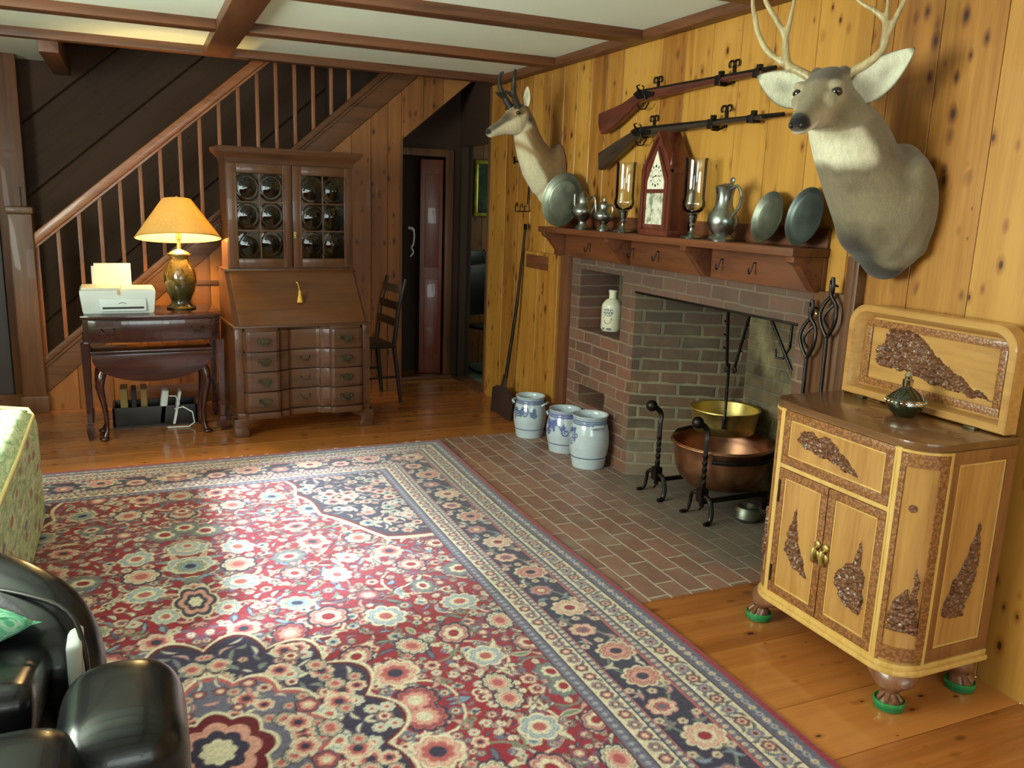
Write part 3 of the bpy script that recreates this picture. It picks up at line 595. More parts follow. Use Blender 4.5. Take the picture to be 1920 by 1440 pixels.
for s, x0, x1 in ((0, -.402, -.003), (1, .003, .402)):
    b = MB(); z0, z1 = 1.045, 1.692; y0, y1 = UY-.022, UY-.002; ws_ = .058
    b.box(x0, x0+ws_, y0, y1, z0, z1, .003); b.box(x1-ws_, x1, y0, y1, z0, z1, .003); b.box(x0+ws_, x1-ws_, y0, y1, z0, z0+ws_, .003); b.box(x0+ws_, x1-ws_, y0, y1, z1-ws_, z1, .003)
    for q in (.012,):
        b.box(x0+ws_-q, x0+ws_, y0-.004, y1, z0+ws_, z1-ws_, .002); b.box(x1-ws_, x1-ws_+q, y0-.004, y1, z0+ws_, z1-ws_, .002)
    gx0, gx1, gz0, gz1 = x0+ws_, x1-ws_, z0+ws_, z1-ws_; xm = (gx0+gx1)/2
    b.box(xm-.004, xm+.004, y0+.004, y1, gz0, gz1)
    for k in (1, 2): zz = gz0+(gz1-gz0)*k/3; b.box(gx0, gx1, y0+.004, y1, zz-.0035, zz+.0035)
    dd = obj('door', b, MAHOG['z'], se, 30)
    b = MB()
    for i in range(2):
        for k in range(3):
            cx = gx0+(gx1-gx0)*(i+.5)/2; cz = gz0+(gz1-gz0)*(k+.5)/3; hw = (gx1-gx0)/4-.003; hh = (gz1-gz0)/6-.003; n = 22; V = []
            ox, oz = rng.uniform(-.008, .008), rng.uniform(-.008, .008); ph = rng.uniform(0, 6)
            for a in range(n+1):
                row = []
                for c in range(n+1):
                    px, pz = -hw+2*hw*c/n, -hh+2*hh*a/n; r = math.hypot(px-ox, (pz-oz)*.92)/.060
                    hgt = .007*max(0, 1-r*r)+.0016*math.exp(-((r-1.1)/.14)**2)+.002*math.exp(-(r/.16)**2)
                    row.append(b.bm.verts.new((cx+px, UY-.013-hgt, cz+pz)))
                V.append(row)
            for a in range(n):
                for c in range(n): b.bm.faces.new((V[a][c], V[a][c+1], V[a+1][c+1], V[a+1][c]))
    obj('bullseye_panes', b, BGLASS, dd, 180, label='six dark bullseye glass panes')
    if s:
        b = MB(); b.ball((x0+.012, y0-.008, 1.25), .009, u=12, v=8); b.prism([(x0+.004, 1.235), (x0+.02, 1.235), (x0+.02, 1.275), (x0+.004, 1.275)], y0-.002, y0, 'y'); obj('escutcheon', b, BRASS, dd)
ts = Matrix.Translation((.93, 5.66, 0)) @ Matrix.Rotation(math.radians(4.4), 4, 'Z')
b = MB(); b.tube([ts @ Vector((0, -.118, .953)), ts @ Vector((0, -.15, .93)), ts @ Vector((0, -.16, .905))], .003, 8); c0 = ts @ Vector((0, -.172, .835))
b.lathe([(.006, .07), (.010, .063), (.010, .055), (.008, .05), (.014, .035), (.02, .0)], c0, 18); b.ball(c0+Vector((0, 0, .067)), .01, u=12, v=8)
solo('tassel', b, plain('gold_thread', S(206, 158, 60), .6, 0, .2, 60, .6, 160), 'gold tassel hanging on the key of the slant lid', 'tassel')
# dark chair beside the secretary
ch = thing('dark_chair', (1.51, 6.17, 0), math.radians(-84), 'black wooden slat-back chair in the gloom right of the secretary', 'chair')
b = MB(); b.box(-.2, .2, -.2, .2, .42, .45, .012); obj('seat', b, BLACKP, ch)
for x, y, h in ((-.18, -.18, .43), (.18, -.18, .43)):
    b = MB(); b.tube([(x*1.1, y*1.1, 0), (x, y, .43)], [.013, .018], 10); obj('leg', b, BLACKP, ch)
for x in (-.18, .18):
    b = MB(); b.tube([(x*1.1, .24, 0), (x, .19, .43), (x, .22, .7), (x, .28, .93)], [.013, .018, .016, .012], 10); obj('back_post', b, BLACKP, ch)
for z, y in ((.58, .20), (.70, .218), (.82, .245)):
    b = MB(); b.box(-.17, .17, y-.006, y+.006, z, z+.06, .004); obj('back_slat', b, plain('worn_grey_slat', S(84, 74, 64), .5) if z > .8 else BLACKP, ch)
b = MB(); b.tube([(-.19, -.19, .18), (.19, -.19, .18)], .008, 8); b.tube([(-.19, -.19, .2), (-.19, .22, .2)], .008, 8); b.tube([(.19, -.19, .2), (.19, .22, .2)], .008, 8); obj('stretcher', b, BLACKP, ch)
# ------------------------------------------------------------------ rug: pattern drawn on a fine grid, one quarter mirrored
RXC, RYC, RHX, RHY = .13, 2.16, 1.57, 2.75
def rug():
    h = .005; nx, ny = int(RHX/h)+1, int(RHY/h)+1
    A, B = np.meshgrid(np.linspace(0, RHX, nx), np.linspace(0, RHY, ny))        # distance from the two axes
    lin = lambda r, g, b: np.array(S(r, g, b)[:3])
    red, navy, cream, pink, rose, blue, sage, slate, dred = lin(150, 30, 50), lin(52, 46, 74), lin(220, 208, 184), lin(212, 152, 142), lin(182, 92, 94), lin(136, 158, 182), lin(124, 136, 118), lin(108, 102, 126), lin(104, 18, 36)
    img = np.zeros((ny, nx, 3)); img[:] = red
    R = np.random.RandomState(5)
    def win(a, b, r):
        i0, i1 = max(0, int((a-r)/h)), min(nx, int((a+r)/h)+2); j0, j1 = max(0, int((b-r)/h)), min(ny, int((b+r)/h)+2)
        return (slice(j0, j1), slice(i0, i1)) if i1 > i0 and j1 > j0 else None
    def blend(w, m, c): img[w] = img[w]*(1-m[..., None])+c*m[..., None]
    sm = lambda d: np.clip(.5-d/h*.9, 0, 1)
    def flower(a, b, r, n, cols, ph=0, sq=1.0, rot=0):
        w = win(a, b, r*1.15)
        if not w: return
        x, y = A[w]-a, B[w]-b; c, s = math.cos(rot), math.sin(rot); x, y = x*c+y*s, (-x*s+y*c)/sq
        rad = np.hypot(x, y); th = np.arctan2(y, x)
        pet = np.abs(np.cos(n*(th+ph)/2))
        for k, (f, col) in enumerate(zip((1, .84, .56, .30), cols)):
            edge = r*f*(.78+.22*pet**.7) if k < 3 else r*f
            blend(w, sm(rad-edge), col)
        blend(w, sm(np.abs(rad-r*.7*(.8+.2*pet))-.0025)*.7, cols[0])
    def leaf(a, b, L, wd, rot, col, out, bend=.35):
        w = win(a, b, L*1.1)
        if not w: return
        x, y = A[w]-a, B[w]-b; c, s = math.cos(rot), math.sin(rot); x, y = x*c+y*s, -x*s+y*c
        y = y-bend*(x*x/L-L*.2); hw = wd*np.clip(1-(x/L)**2, 0, 1)**.8
        d = np.abs(y)-hw; d = np.where(np.abs(x) > L, 1, d)
        blend(w, sm(d), out); blend(w, sm(d+.0045), col)
    def line(P, wd, col):
        for (a0, b0), (a1, b1) in zip(P, P[1:]):
            L = math.hypot(a1-a0, b1-b0)
            w = win((a0+a1)/2, (b0+b1)/2, L/2+wd*2)
            if not w or L < 1e-6: continue
            x, y = A[w]-a0, B[w]-b0; t = np.clip((x*(a1-a0)+y*(b1-b0))/L/L, 0, 1)
            blend(w, sm(np.hypot(x-t*(a1-a0), y-t*(b1-b0))-wd/2), col)
    def spiral(a, b, r, a0, turns, wd, col, sg=1):
        P = [(a+r*(1-t)**.8*math.cos(a0+sg*turns*2*PI*t), b+r*(1-t)**.8*math.sin(a0+sg*turns*2*PI*t)) for t in np.linspace(0, .95, 22)]; line(P, wd, col)
    pal = [(cream, pink, rose, navy), (navy, pink, cream, red), (cream, sage, blue, navy), (navy, cream, pink, rose), (cream, blue, cream, rose), (navy, rose, pink, cream), (slate, sage, cream, red)]
    F = RHX-.52; FB = RHY-.52      # field half sizes
    # field: scrolling vines, leaves, palmettes, small blossoms
    pts = []
    def scatter(n, dmin, ok):
        out = []
        for _ in range(n*40):
            p = (R.uniform(0, F), R.uniform(0, FB))
            if ok(p) and all((p[0]-q[0])**2+(p[1]-q[1])**2 > (dmin)**2 for q in out): out.append(p)
            if len(out) >= n: break
        return out
    big = scatter(105, .165, lambda p: True)
    for (a, b) in big:
        spiral(a+R.uniform(-.05, .05), b+R.uniform(-.05, .05), R.uniform(.10, .17), R.uniform(0, 6), 1.3, .009, [sage, slate, dred, cream][R.randint(4)], R.choice([-1, 1]))
    for (a, b) in scatter(1000, .046, lambda p: True):
        k = R.rand()
        if k < .5: leaf(a, b, R.uniform(.025, .05), R.uniform(.008, .015), R.uniform(0, 6.3), [cream, sage, pink, blue, slate][R.randint(5)], [navy, navy, cream, slate][R.randint(4)], R.uniform(-.6, .6))
        else: flower(a, b, R.uniform(.016, .03), R.randint(5, 8), pal[R.randint(7)], R.uniform(0, 3))
    for gi in range(int(F/.036)):
        for gj in range(int(FB/.036)):
            a, b = (gi+R.rand())*.036, (gj+R.rand())*.036; k = R.rand()
            if k < .3: leaf(a, b, R.uniform(.012, .024), R.uniform(.004, .008), R.uniform(0, 6.3), [cream, sage, pink, blue, slate, rose][R.randint(6)], [navy, slate, dred][R.randint(3)], R.uniform(-.8, .8))
            elif k < .5: flower(a, b, R.uniform(.009, .016), R.randint(5, 7), pal[R.randint(7)], R.uniform(0, 3))
            elif k < .62: spiral(a, b, R.uniform(.012, .028), R.uniform(0, 6), 1.1, .006, [slate, sage, dred, cream][R.randint(4)], R.choice([-1, 1]))
    for (a, b) in big: flower(a, b, R.uniform(.05, .085), R.randint(6, 11), pal[R.randint(7)], R.uniform(0, 3), R.uniform(.75, 1), R.uniform(0, 3))
    for i in range(6): flower(0, 1.05+i*.22, .055+.02*(i % 2), 8, pal[(i*2) % 7], 0)
    # pendants on the axis and medallion
    def scallop(cx, cy, rx, ry, n, amp, colr):
        w = (slice(0, ny), slice(0, nx)); x, y = (A-cx)/rx, (B-cy)/ry; th = np.arctan2(y, x); rad = np.hypot(x, y)
        e = 1+amp*(np.abs(np.cos(n*th/2))-.5)
        for off, col in colr:
            blend(w, np.clip(.5-(rad-e*off)*min(rx, ry)/h*.9, 0, 1), col)
        return (rad-e)
    def fill(test, n, dmin, pals, r0, r1, xr, yr):
        out = []
        for _ in range(n*30):
            p = (R.uniform(*xr), R.uniform(*yr))
            i, j = min(nx-1, int(p[0]/h)), min(ny-1, int(p[1]/h))
            if test[j, i] and all((p[0]-q[0])**2+(p[1]-q[1])**2 > dmin**2 for q in out):
                out.append(p)
                if R.rand() < .45: leaf(p[0], p[1], R.uniform(.02, .045), R.uniform(.007, .013), R.uniform(0, 6), [cream, sage, pink, cream][R.randint(4)], slate, R.uniform(-.6, .6))
                else: flower(p[0], p[1], R.uniform(r0, r1), R.randint(5, 9), pals[R.randint(len(pals))], R.uniform(0, 3))
            if len(out) >= n: break
    d = scallop(0, .94, .075, .13, 6, .25, [(1, cream), (.9, navy), (.72, pink), (.5, navy), (.3, cream)])
    d = scallop(0, 0, .50, .62, 14, .16, [(1.0, cream), (.975, dred), (.95, navy)])
    fill(d < -.1, 420, .042, [pal[0], pal[3], pal[4], pal[1]], .02, .05, (0, .7), (0, .82))
    d = scallop(0, 0, .31, .38, 12, .14, [(1.0, cream), (.96, rose), (.9, slate)])
    fill(d < -.1, 200, .042, [pal[0], pal[3], pal[5]], .02, .045, (0, .45), (0, .5))
    scallop(0, 0, .15, .18, 8, .2, [(1, cream), (.92, dred), (.7, pink), (.5, navy), (.3, cream)])
    # corner spandrels
    ca, cb = F-A, FB-B; q = np.hypot(ca/.62, cb/1.2)+.05*np.abs(np.sin(np.arctan2(cb, ca)*7))
    w = (slice(0, ny), slice(0, nx)); inside = (ca > 0) & (cb > 0)
    for off, col in ((.86, cream), (.835, dred), (.81, navy)): blend(w, np.clip(.5-(q-off)*.6/h*.9, 0, 1)*inside, col)
    fill((q < .78) & inside, 520, .042, [pal[0], pal[3], pal[4], pal[2]], .018, .045, (F-.62, F), (FB-1.15, FB))
    # small half-medallion bumps along the field edge
    # borders by distance from the rug edge
    E = np.minimum(RHX-A, RHY-B)
    def band(e0, e1, col): img[(E >= e0) & (E < e1)] = col
    band(0, .026, lin(150, 24, 50)); band(.026, .09, slate*.8+navy*.2); band(.09, .175, cream); band(.175, .212, slate); band(.212, .38, navy); band(.38, .405, slate); band(.405, .475, cream); band(.475, .52, slate)
    for e, c in ((.09, navy), (.175, navy), (.212, rose), (.38, rose), (.405, navy), (.475, navy), (.52, dred)): band(e-.004, e+.004, c)
    def run(e, step, fn):
        k = 0; t = step*.5
        while t < RHY-e: fn(RHX-e, t, k, 0); t += step; k += 1
        t = RHX-e-step*.4
        while t > -step: fn(max(t, 0), RHY-e, k, 1); t -= step; k += 1
    run(.058, .034, lambda a, b, k, o: (flower(a, b, .012, 5, (blue, cream, rose, navy) if k % 2 else (cream, rose, cream, navy)), leaf(a+(0 if not o else .017), b+(.017 if not o else 0), .012, .004, 1.0+k, cream, blue)))
    run(.1325, .062, lambda a, b, k, o: (flower(a, b, .027, 6, [(navy, rose, cream, red), (slate, blue, pink, navy)][k % 2], k), leaf(a+(.02 if not o else .03), b+(.03 if not o else .02), .022, .006, .6+k*1.3, sage, navy), leaf(a-(.02 if not o else -.03), b+(.03 if not o else -.02), .02, .006, 2.2+k, blue, navy)))
    run(.194, .03, lambda a, b, k, o: flower(a, b, .009, 5, (cream, rose, cream, navy)))
    run(.392, .028, lambda a, b, k, o: flower(a, b, .008, 5, (cream, blue, cream, navy)))
    run(.44, .055, lambda a, b, k, o: (flower(a, b, .024, 6, [(navy, rose, pink, cream), (slate, pink, navy, cream)][k % 2], k), leaf(a+(.018 if not o else .027), b+(.027 if not o else .018), .018, .006, .8+k, blue, navy)))
    run(.497, .03, lambda a, b, k, o: flower(a, b, .010, 5, (blue, slate, cream, rose)))
    def rosette(a, b, k, o):
        big_ = k % 2 == 0; r = .072 if big_ else .052; u = (lambda s, t: (a+t, b+s)) if not o else (lambda s, t: (a-s, b+t))
        line([u(s, .05*math.sin((s/.17+k)*PI)) for s in np.linspace(-.09, .09, 12)], .008, sage)
        for s, t, rr in ((.08, .05, .8), (.085, -.05, 2.4), (-.07, .055, 1.2), (-.075, -.05, .4)):
            p = u(s, t); leaf(p[0], p[1], .03, .010, rr+k, [cream, pink, sage, blue][k % 4], slate, .5)
        p = u(0, .018*(-1)**k); flower(p[0], p[1], r, 9 if big_ else 7, [(cream, rose, pink, navy), (pink, cream, rose, slate), (cream, pink, cream, red), (slate, pink, rose, cream)][k % 4], k, .9)
        for s, t in ((.085, 0), (.06, .07), (.06, -.07)): p = u(s, t*.95); flower(p[0], p[1], .016, 5, (cream, rose, cream, navy), k)
    run(.296, .168, rosette)
    img *= (1+R.uniform(-.2, .2, (ny, nx, 1)))
    img *= np.clip(1+.06*np.sin(B*160+3*np.sin(A*9))[..., None]*.6, .8, 1.2)
    full = np.concatenate([img[:, :0:-1], img], 1); full = np.concatenate([full[:0:-1], full], 0)
    NY, NX = full.shape[:2]
    xs_, ys_ = np.linspace(RXC-RHX, RXC+RHX, NX), np.linspace(RYC-RHY, RYC+RHY, NY)
    X, Y = np.meshgrid(xs_, ys_); Z = .012+.0012*R.rand(NY, NX)
    # slight waver of the long edge, as the rug lies
    X = X+.016*np.sin((Y-1.2)*1.9)*np.clip(np.abs(X-RXC)/RHX, 0, 1)**2
    Z[0, :] = Z[-1, :] = 0.0; Z[:, 0] = Z[:, -1] = 0.0
    co = np.stack([X, Y, Z], -1).reshape(-1, 3)
    idx = np.arange(NX*NY).reshape(NY, NX); q = np.stack([idx[:-1, :-1], idx[:-1, 1:], idx[1:, 1:], idx[1:, :-1]], -1).reshape(-1, 4)
    me = bpy.data.meshes.new('rug'); me.vertices.add(len(co)); me.vertices.foreach_set('co', co.ravel())
    me.loops.add(q.size); me.loops.foreach_set('vertex_index', q.ravel().astype(np.int32)); me.polygons.add(len(q)); me.polygons.foreach_set('loop_start', (np.arange(len(q))*4).astype(np.int32))
    me.update(calc_edges=True)
    c = np.ones((NX*NY, 4)); c[:, :3] = np.clip(full.reshape(-1, 3), 0, 1)
    a = me.color_attributes.new('col', 'FLOAT_COLOR', 'POINT'); a.data.foreach_set('color', c.ravel())
    return me
t = NT('wool_pile'); at = t.attr('col').outputs['Color']; n_ = t.noise(t.obj(), 260, 3, .7)
base = t.mix(.5, at, t.ramp(n_, (.3, .6), (.7, 1.0)), 'MULTIPLY'); t.bump(n_, .5, .004)
t.b.inputs['Sheen Weight'].default_value = .35; t.b.inputs['Sheen Roughness'].default_value = .4
WOOL = t.set(base, .9, 0, None, .15)
rg = obj('rug', rug(), WOOL, None, 180); lab(rg, 'large red oriental rug with navy floral border, on the floor before the hearth', 'rug')
b = MB()
for i in range(26):
    x = -.3+i*.078+rng.uniform(-.02, .02)
    if rng.random() < .5: continue
    for k in range(3): b.tube([(x+k*.004, RYC+RHY-.01, .006), (x+k*.006+rng.uniform(-.01, .01), RYC+RHY+.015, .006), (x+rng.uniform(-.02, .02), RYC+RHY+rng.uniform(.02, .035), .004)], .0022, 5)
obj('fringe', b, plain('fringe_wool', S(214, 206, 186), .9), rg, 35, label='worn white fringe tufts')

# ------------------------------------------------------------------ carving helper
def in_poly(x, y, P):
    c = False; j = len(P)-1
    for i in range(len(P)):
        if (P[i][1] > y) != (P[j][1] > y) and x < (P[j][0]-P[i][0])*(y-P[i][1])/(P[j][1]-P[i][1])+P[i][0]: c = not c
        j = i
    return c
def relief(f, P, amp=.012, st=.004, seed=0):
    """carved lump over polygon P; f(a, b, h) maps plane coordinates and height to space"""
    b = MB(); xs_ = [p[0] for p in P]; ys_ = [p[1] for p in P]; nx = int((max(xs_)-min(xs_))/st)+3; ny = int((max(ys_)-min(ys_))/st)+3; V = {}
    x0, y0 = min(xs_)-st, min(ys_)-st
    ins = [[in_poly(x0+i*st+.012*mnoise.noise((i*st*26, j*st*26, seed)), y0+j*st+.012*mnoise.noise((i*st*26, j*st*26, seed+9)), P) for i in range(nx)] for j in range(ny)]
    def v(i, j):
        if (i, j) not in V:
            e = 0 <= i < nx and 0 <= j < ny
            full = all(0 <= i+a < nx and 0 <= j+c < ny and ins[j+c][i+a] for a in (-1, 0) for c in (-1, 0))
            x, y = x0+i*st, y0+j*st
            hh = 0 if not full else amp*(.35+.65*abs(mnoise.noise((x*46, y*46, seed)))*1.6+.35*mnoise.noise((x*120, y*120, seed+3)))
            V[(i, j)] = b.bm.verts.new(f(x, y, max(hh, .0)))
        return V[(i, j)]
    for j in range(ny-1):
        for i in range(nx-1):
            if ins[j][i]: b.bm.faces.new((v(i, j), v(i+1, j), v(i+1, j+1), v(i, j+1)))
    return b
def carved(name, c, d):
    t = NT(name); o = t.obj(); vo = t.n('ShaderNodeTexVoronoi', feature='F1'); t.l(t.mapping(o, (1, 1, 1)), vo.inputs['Vector']); vo.inputs['Scale'].default_value = 110
    n = t.noise(o, 150, 3, .6); f = t.math('ADD', t.math('MULTIPLY', vo.outputs['Distance'], .9), t.math('MULTIPLY', n, .3))
    base = t.ramp(f, (.35, c), (.75, d)); t.bump(t.math('SUBTRACT', 1, f), .5, .003)
    return t.set(base, .38, 0, .25)
CAMP = wood('camphor_wood', S(196, 148, 82), S(162, 112, 58), 'z', 10, .32, .35, 12)
CAMPY = wood('camphor_wood_lid', S(196, 150, 86), S(164, 116, 62), 'y', 10, .28, .4, 12)
CARVE = carved('carved_border', S(166, 112, 62), S(124, 78, 42))
RELIEF = carved('carved_relief', S(138, 92, 60), S(92, 58, 38))
EDGE = wood('edge_bead', S(222, 184, 108), S(196, 152, 80), 'z', 10, .3, .4, 8)

# ------------------------------------------------------------------ carved bar cabinet
cb = thing('bar_cabinet', (2.25, 1.975, 0), 0, 'carved honey-coloured bar cabinet with rounded corners and its lid raised', 'cabinet')
cx0, cy0, cy1, cr_, cxb = 2.05, 1.635, 2.315, .10, 2.445
def plan(e=0, n=10):
    P = [(cxb, cy1+e), (cx0+cr_, cy1+e)]
    P += [(cx0+cr_-(cr_+e)*math.sin(a), cy1-cr_+(cr_+e)*math.cos(a)) for a in [PI/2*i/n for i in range(1, n+1)]]
    P += [(cx0+cr_-(cr_+e)*math.cos(a), cy0+cr_-(cr_+e)*math.sin(a)) for a in [PI/2*i/n for i in range(0, n+1)]]
    return P+[(cxb, cy0-e)]
b = MB(); b.prism(plan(-.006), .13, .835, 'z'); obj('body', b, CAMP, cb, 30, True)
b = MB(); b.prism(plan(.004), .835, .858, 'z', .004); b.box(2.18, 2.30, 1.95, 2.07, .857, .8585); obj('top', b, wood('cabinet_top', S(120, 82, 48), S(88, 58, 34), 'y', 9, .28, .4, 10), cb, 30, True)
for k, P in enumerate(([(2.17, 1.95), (2.20, 2.08), (2.23, 2.03), (2.24, 1.9)], [(2.20, 1.68), (2.26, 1.75), (2.29, 1.72), (2.24, 1.66)], [(2.36, 2.1), (2.38, 2.2), (2.40, 2.12)])):
    obj('carved_motif', relief(lambda a, c, h: Vector((a, c, .8582+h)), P, .003, .005, k), RELIEF, cb, 30, True)
b = MB(); b.prism(plan(.012), .112, .13, 'z', .005); b.prism(plan(.004), .13, .148, 'z', .004); obj('base_moulding', b, EDGE, cb, 30, True)
fx = lambda u, z, h: Vector((cx0-.002-h, cy1-u, z))                     # front plane, u runs towards the camera
def frame_front(mb, u0, u1, z0, z1, w, h0, h1):
    for a in ((u0, u1, z0, z0+w), (u0, u1, z1-w, z1), (u0, u0+w, z0+w, z1-w), (u1-w, u1, z0+w, z1-w)):
        mb.box(cx0+.002-h1, cx0+.002-h0, cy1-a[1], cy1-a[0], a[2], a[3], .0015)
U0, U1 = .10, .58
b = MB()
b.box(cx0-.006, cx0+.004, cy1-U0-.0, cy1-U0+.018, .148, .835); b.box(cx0-.006, cx0+.004, cy1-U1-.018, cy1-U1, .148, .835); b.box(cx0-.006, cx0+.004, cy1-U1, cy1-U0, .625, .64); b.box(cx0-.006, cx0+.004, cy1-U1, cy1-U0, .148, .156)
obj('face_frame', b, EDGE, cb, 30, True)
def panel(name, u0, u1, z0, z1, P, seed, amp=.014, extra=None):
    b = MB(); frame_front(b, u0, u1, z0, z1, .030, 0, .012); o = obj(name, b, CARVE, cb, 30, True)
    b = MB(); b.box(cx0-.005, cx0+.002, cy1-u1+.03, cy1-u0-.03, z0+.03, z1-.03); obj('panel', b, CAMP, o, 30, True)
    b = MB(); frame_front(b, u0+.030, u1-.030, z0+.03, z1-.03, .006, 0, .009); obj('bead', b, EDGE, o, 30, True)
    obj('carved_motif', relief(lambda a, c, h: Vector((cx0-.0052-h, cy1-a, c)), P, amp, .0035, seed), RELIEF, o, 30, True)
    return o
panel('drawer', U0+.004, U1-.004, .642, .832, [(.17, .74), (.19, .775), (.23, .785), (.27, .775), (.31, .785), (.35, .765), (.38, .735), (.42, .715), (.45, .685), (.40, .695), (.36, .70), (.32, .705), (.26, .715), (.21, .72)], 1)
d1 = panel('door', U0+.004, .338, .158, .623, [(.165, .33), (.17, .40), (.185, .44), (.20, .50), (.215, .44), (.225, .38), (.24, .35), (.265, .31), (.285, .27), (.235, .29), (.20, .30)], 2)
d2 = panel('door', .342, U1-.004, .158, .623, [(.405, .32), (.41, .37), (.44, .40), (.47, .41), (.49, .50), (.505, .41), (.52, .38), (.525, .30), (.515, .25), (.47, .26), (.43, .28)], 3)
for d_, u in ((d1, .322), (d2, .358)):
    b = MB(); c = fx(u, .40, .012); M = Matrix.Translation(c) @ Matrix.Rotation(-PI/2, 4, 'Y'); b.lathe([(.002, -.012), (.016, -.012), (.017, -.009), (.012, -.006), (.004, -.004)], n=20, M=M); b.tube([c+Vector((.004, 0, .012)), c+Vector((-.016, 0, .008)), c+Vector((-.02, 0, -.012)), c+Vector((-.014, 0, -.036)), c+Vector((-.004, 0, -.046))], [.004, .004, .006, .008, .003], 8)
    b.ball(c+Vector((0, 0, .018)), .014, (.35, 1, 1), u=14, v=8); b.ball(c+Vector((0, 0, -.018)), .017, (.35, 1, 1.1), u=14, v=8)
    obj('pull', b, BRASS, d_, 35, True)
b = MB(); b.box(cx0-.016, cx0-.006, cy1-U0-.018, cy1-U0-.012, .5, .58); b.box(cx0-.016, cx0-.006, cy1-U0-.018, cy1-U0-.012, .2, .26); obj('hinge', b, ABRASS, cb, 30, True)
# rounded corners
def corner(cyc, a0, a1, seed, P, dot):
    ccx = cx0+cr_; f = lambda a, z, h: Vector((ccx+(cr_+h)*math.cos(a), cyc+(cr_+h)*math.sin(a), z)); am = lambda s: a0+(a1-a0)*s
    def strip(mb, s0, s1, z0, z1, h):
        n = max(2, int(abs(s1-s0)*14)); R = []
        for i in range(n+1):
            a = am(s0+(s1-s0)*i/n); R.append([f(a, z0, -.004), f(a, z0, h), f(a, z1, h), f(a, z1, -.004)])
        mb.rings(R)
    b = MB(); strip(b, .02, .2, .16, .828, .006); strip(b, .80, .98, .16, .828, .006); strip(b, .2, .8, .16, .205, .006); strip(b, .2, .8, .783, .828, .006); o = obj('corner_panel', b, CARVE, cb, 30, True)
    b = MB(); strip(b, .2, .8, .205, .783, .001); obj('panel', b, CAMP, o, 30, True)
    b = MB(); strip(b, -.04, .02, .15, .833, .008); strip(b, .98, 1.04, .15, .833, .008); strip(b, 0, 1, .825, .833, .008); obj('bead', b, EDGE, o, 30, True)
    obj('carved_motif', relief(lambda s, z, h: f(am(s/.157), z, .001+h), P, .012, .0035, seed), RELIEF, o, 30, True)
    if dot:
        b = MB(); q = f(am(.42), .655, 0); M = Matrix.Translation(q) @ Vector((math.cos(am(.42)), math.sin(am(.42)), 0)).to_track_quat('Z', 'Y').to_matrix().to_4x4(); b.lathe([(.001, -.002), (.0125, -.002), (.0125, .002), (.001, .002)], n=20, M=M); obj('knot', b, RELIEF, o, 30, True)
corner(cy0+cr_, PI, 1.5*PI, 5, [(.035, .255), (.035, .30), (.05, .34), (.065, .37), (.075, .40), (.085, .36), (.09, .44), (.10, .47), (.11, .42), (.12, .34), (.125, .25)], True)
corner(cy1-cr_, PI, .5*PI, 6, [(.04, .26), (.05, .36), (.08, .45), (.11, .34), (.12, .25)], False)
# side towards the camera
sy = cy0+.006
def frame_side(mb, x0, x1, z0, z1, w, h):
    for a in ((x0, x1, z0, z0+w), (x0, x1, z1-w, z1), (x0, x0+w, z0+w, z1-w), (x1-w, x1, z0+w, z1-w)): mb.box(a[0], a[1], sy-h, sy+.004, a[2], a[3], .0015)
b = MB(); frame_side(b, 2.152, 2.44, .152, .832, .042, .008); o = obj('side_panel', b, wood('side_frame', S(150, 100, 56), S(112, 70, 38), 'z', 9, .35, .3, 10), cb, 30, True)
b = MB(); frame_side(b, 2.194, 2.398, .194, .79, .006, .006); obj('bead', b, EDGE, o, 30, True)
obj('carved_motif', relief(lambda a, z, h: Vector((a, sy-.001-h, z)), [(2.215, .30), (2.22, .36), (2.25, .40), (2.275, .44), (2.30, .50), (2.33, .60), (2.345, .48), (2.34, .40), (2.325, .34), (2.31, .28), (2.26, .275)], .012, .0035, 8), RELIEF, o, 30, True)
# claw feet on green glass cups
GREEN = NT('green_glass'); gn = GREEN.noise(GREEN.obj(), 90, 2); GREEN.bump(gn, .2, .004); GREENM = GREEN.set(S(90, 240, 150), .05, 0, None, None, .8, 1.45)
FOOT = wood('foot_wood', S(140, 92, 62), S(96, 60, 40), 'z', 12, .35, .3, 6)
for i, (x, y, dx, dy, nm) in enumerate(((2.10, 1.69, -.7, -.7, 'green glass caster cup under the nearest front foot of the carved cabinet'), (2.10, 2.265, -.7, .7, 'green glass caster cup under the far front foot by the hearth edge'), (2.38, 1.69, .5, -.8, 'green glass caster cup under the rear foot nearest the wall'), (2.38, 2.265, .5, .8, 'green glass caster cup hidden under the back corner of the carved cabinet'))):
    if i == 3: nm = None
    b = MB(); R = []
    for z, r, o_, ry in ((.114, .088, -.03, 1), (.10, .09, -.022, 1), (.085, .078, -.008, 1), (.07, .05, .006, 1), (.058, .030, .016, 1), (.048, .026, .02, 1), (.036, .032, .024, 1), (.024, .037, .028, 1), (.016, .03, .028, 1)):
        R.append([(x+dx*o_+r*math.cos(a)*(.72 if z > .07 else 1), y+dy*o_+r*math.sin(a), z) for a in [2*PI*k/20 for k in range(20)]])
    b.rings(R)
    for k in range(4):
        a = math.atan2(dy, dx)+(k-1.5)*.7; px, py = x+dx*.026, y+dy*.026
        b.tube([(px+.02*math.cos(a), py+.02*math.sin(a), .05), (px+.036*math.cos(a), py+.036*math.sin(a), .036), (px+.036*math.cos(a), py+.036*math.sin(a), .02)], [.008, .008, .005], 8)
    obj('foot', b, FOOT, cb, 40, True)
    if i == 3: continue
    b = MB(); b.lathe([(.038, 0), (.046, .004), (.048, .026), (.044, .030), (.040, .026), (.037, .0145), (.002, .0145)], (x+dx*.028, y+dy*.028, 0), 28)
    solo('caster_cup', b, GREENM, nm, 'caster cup', 'green glass caster cups')
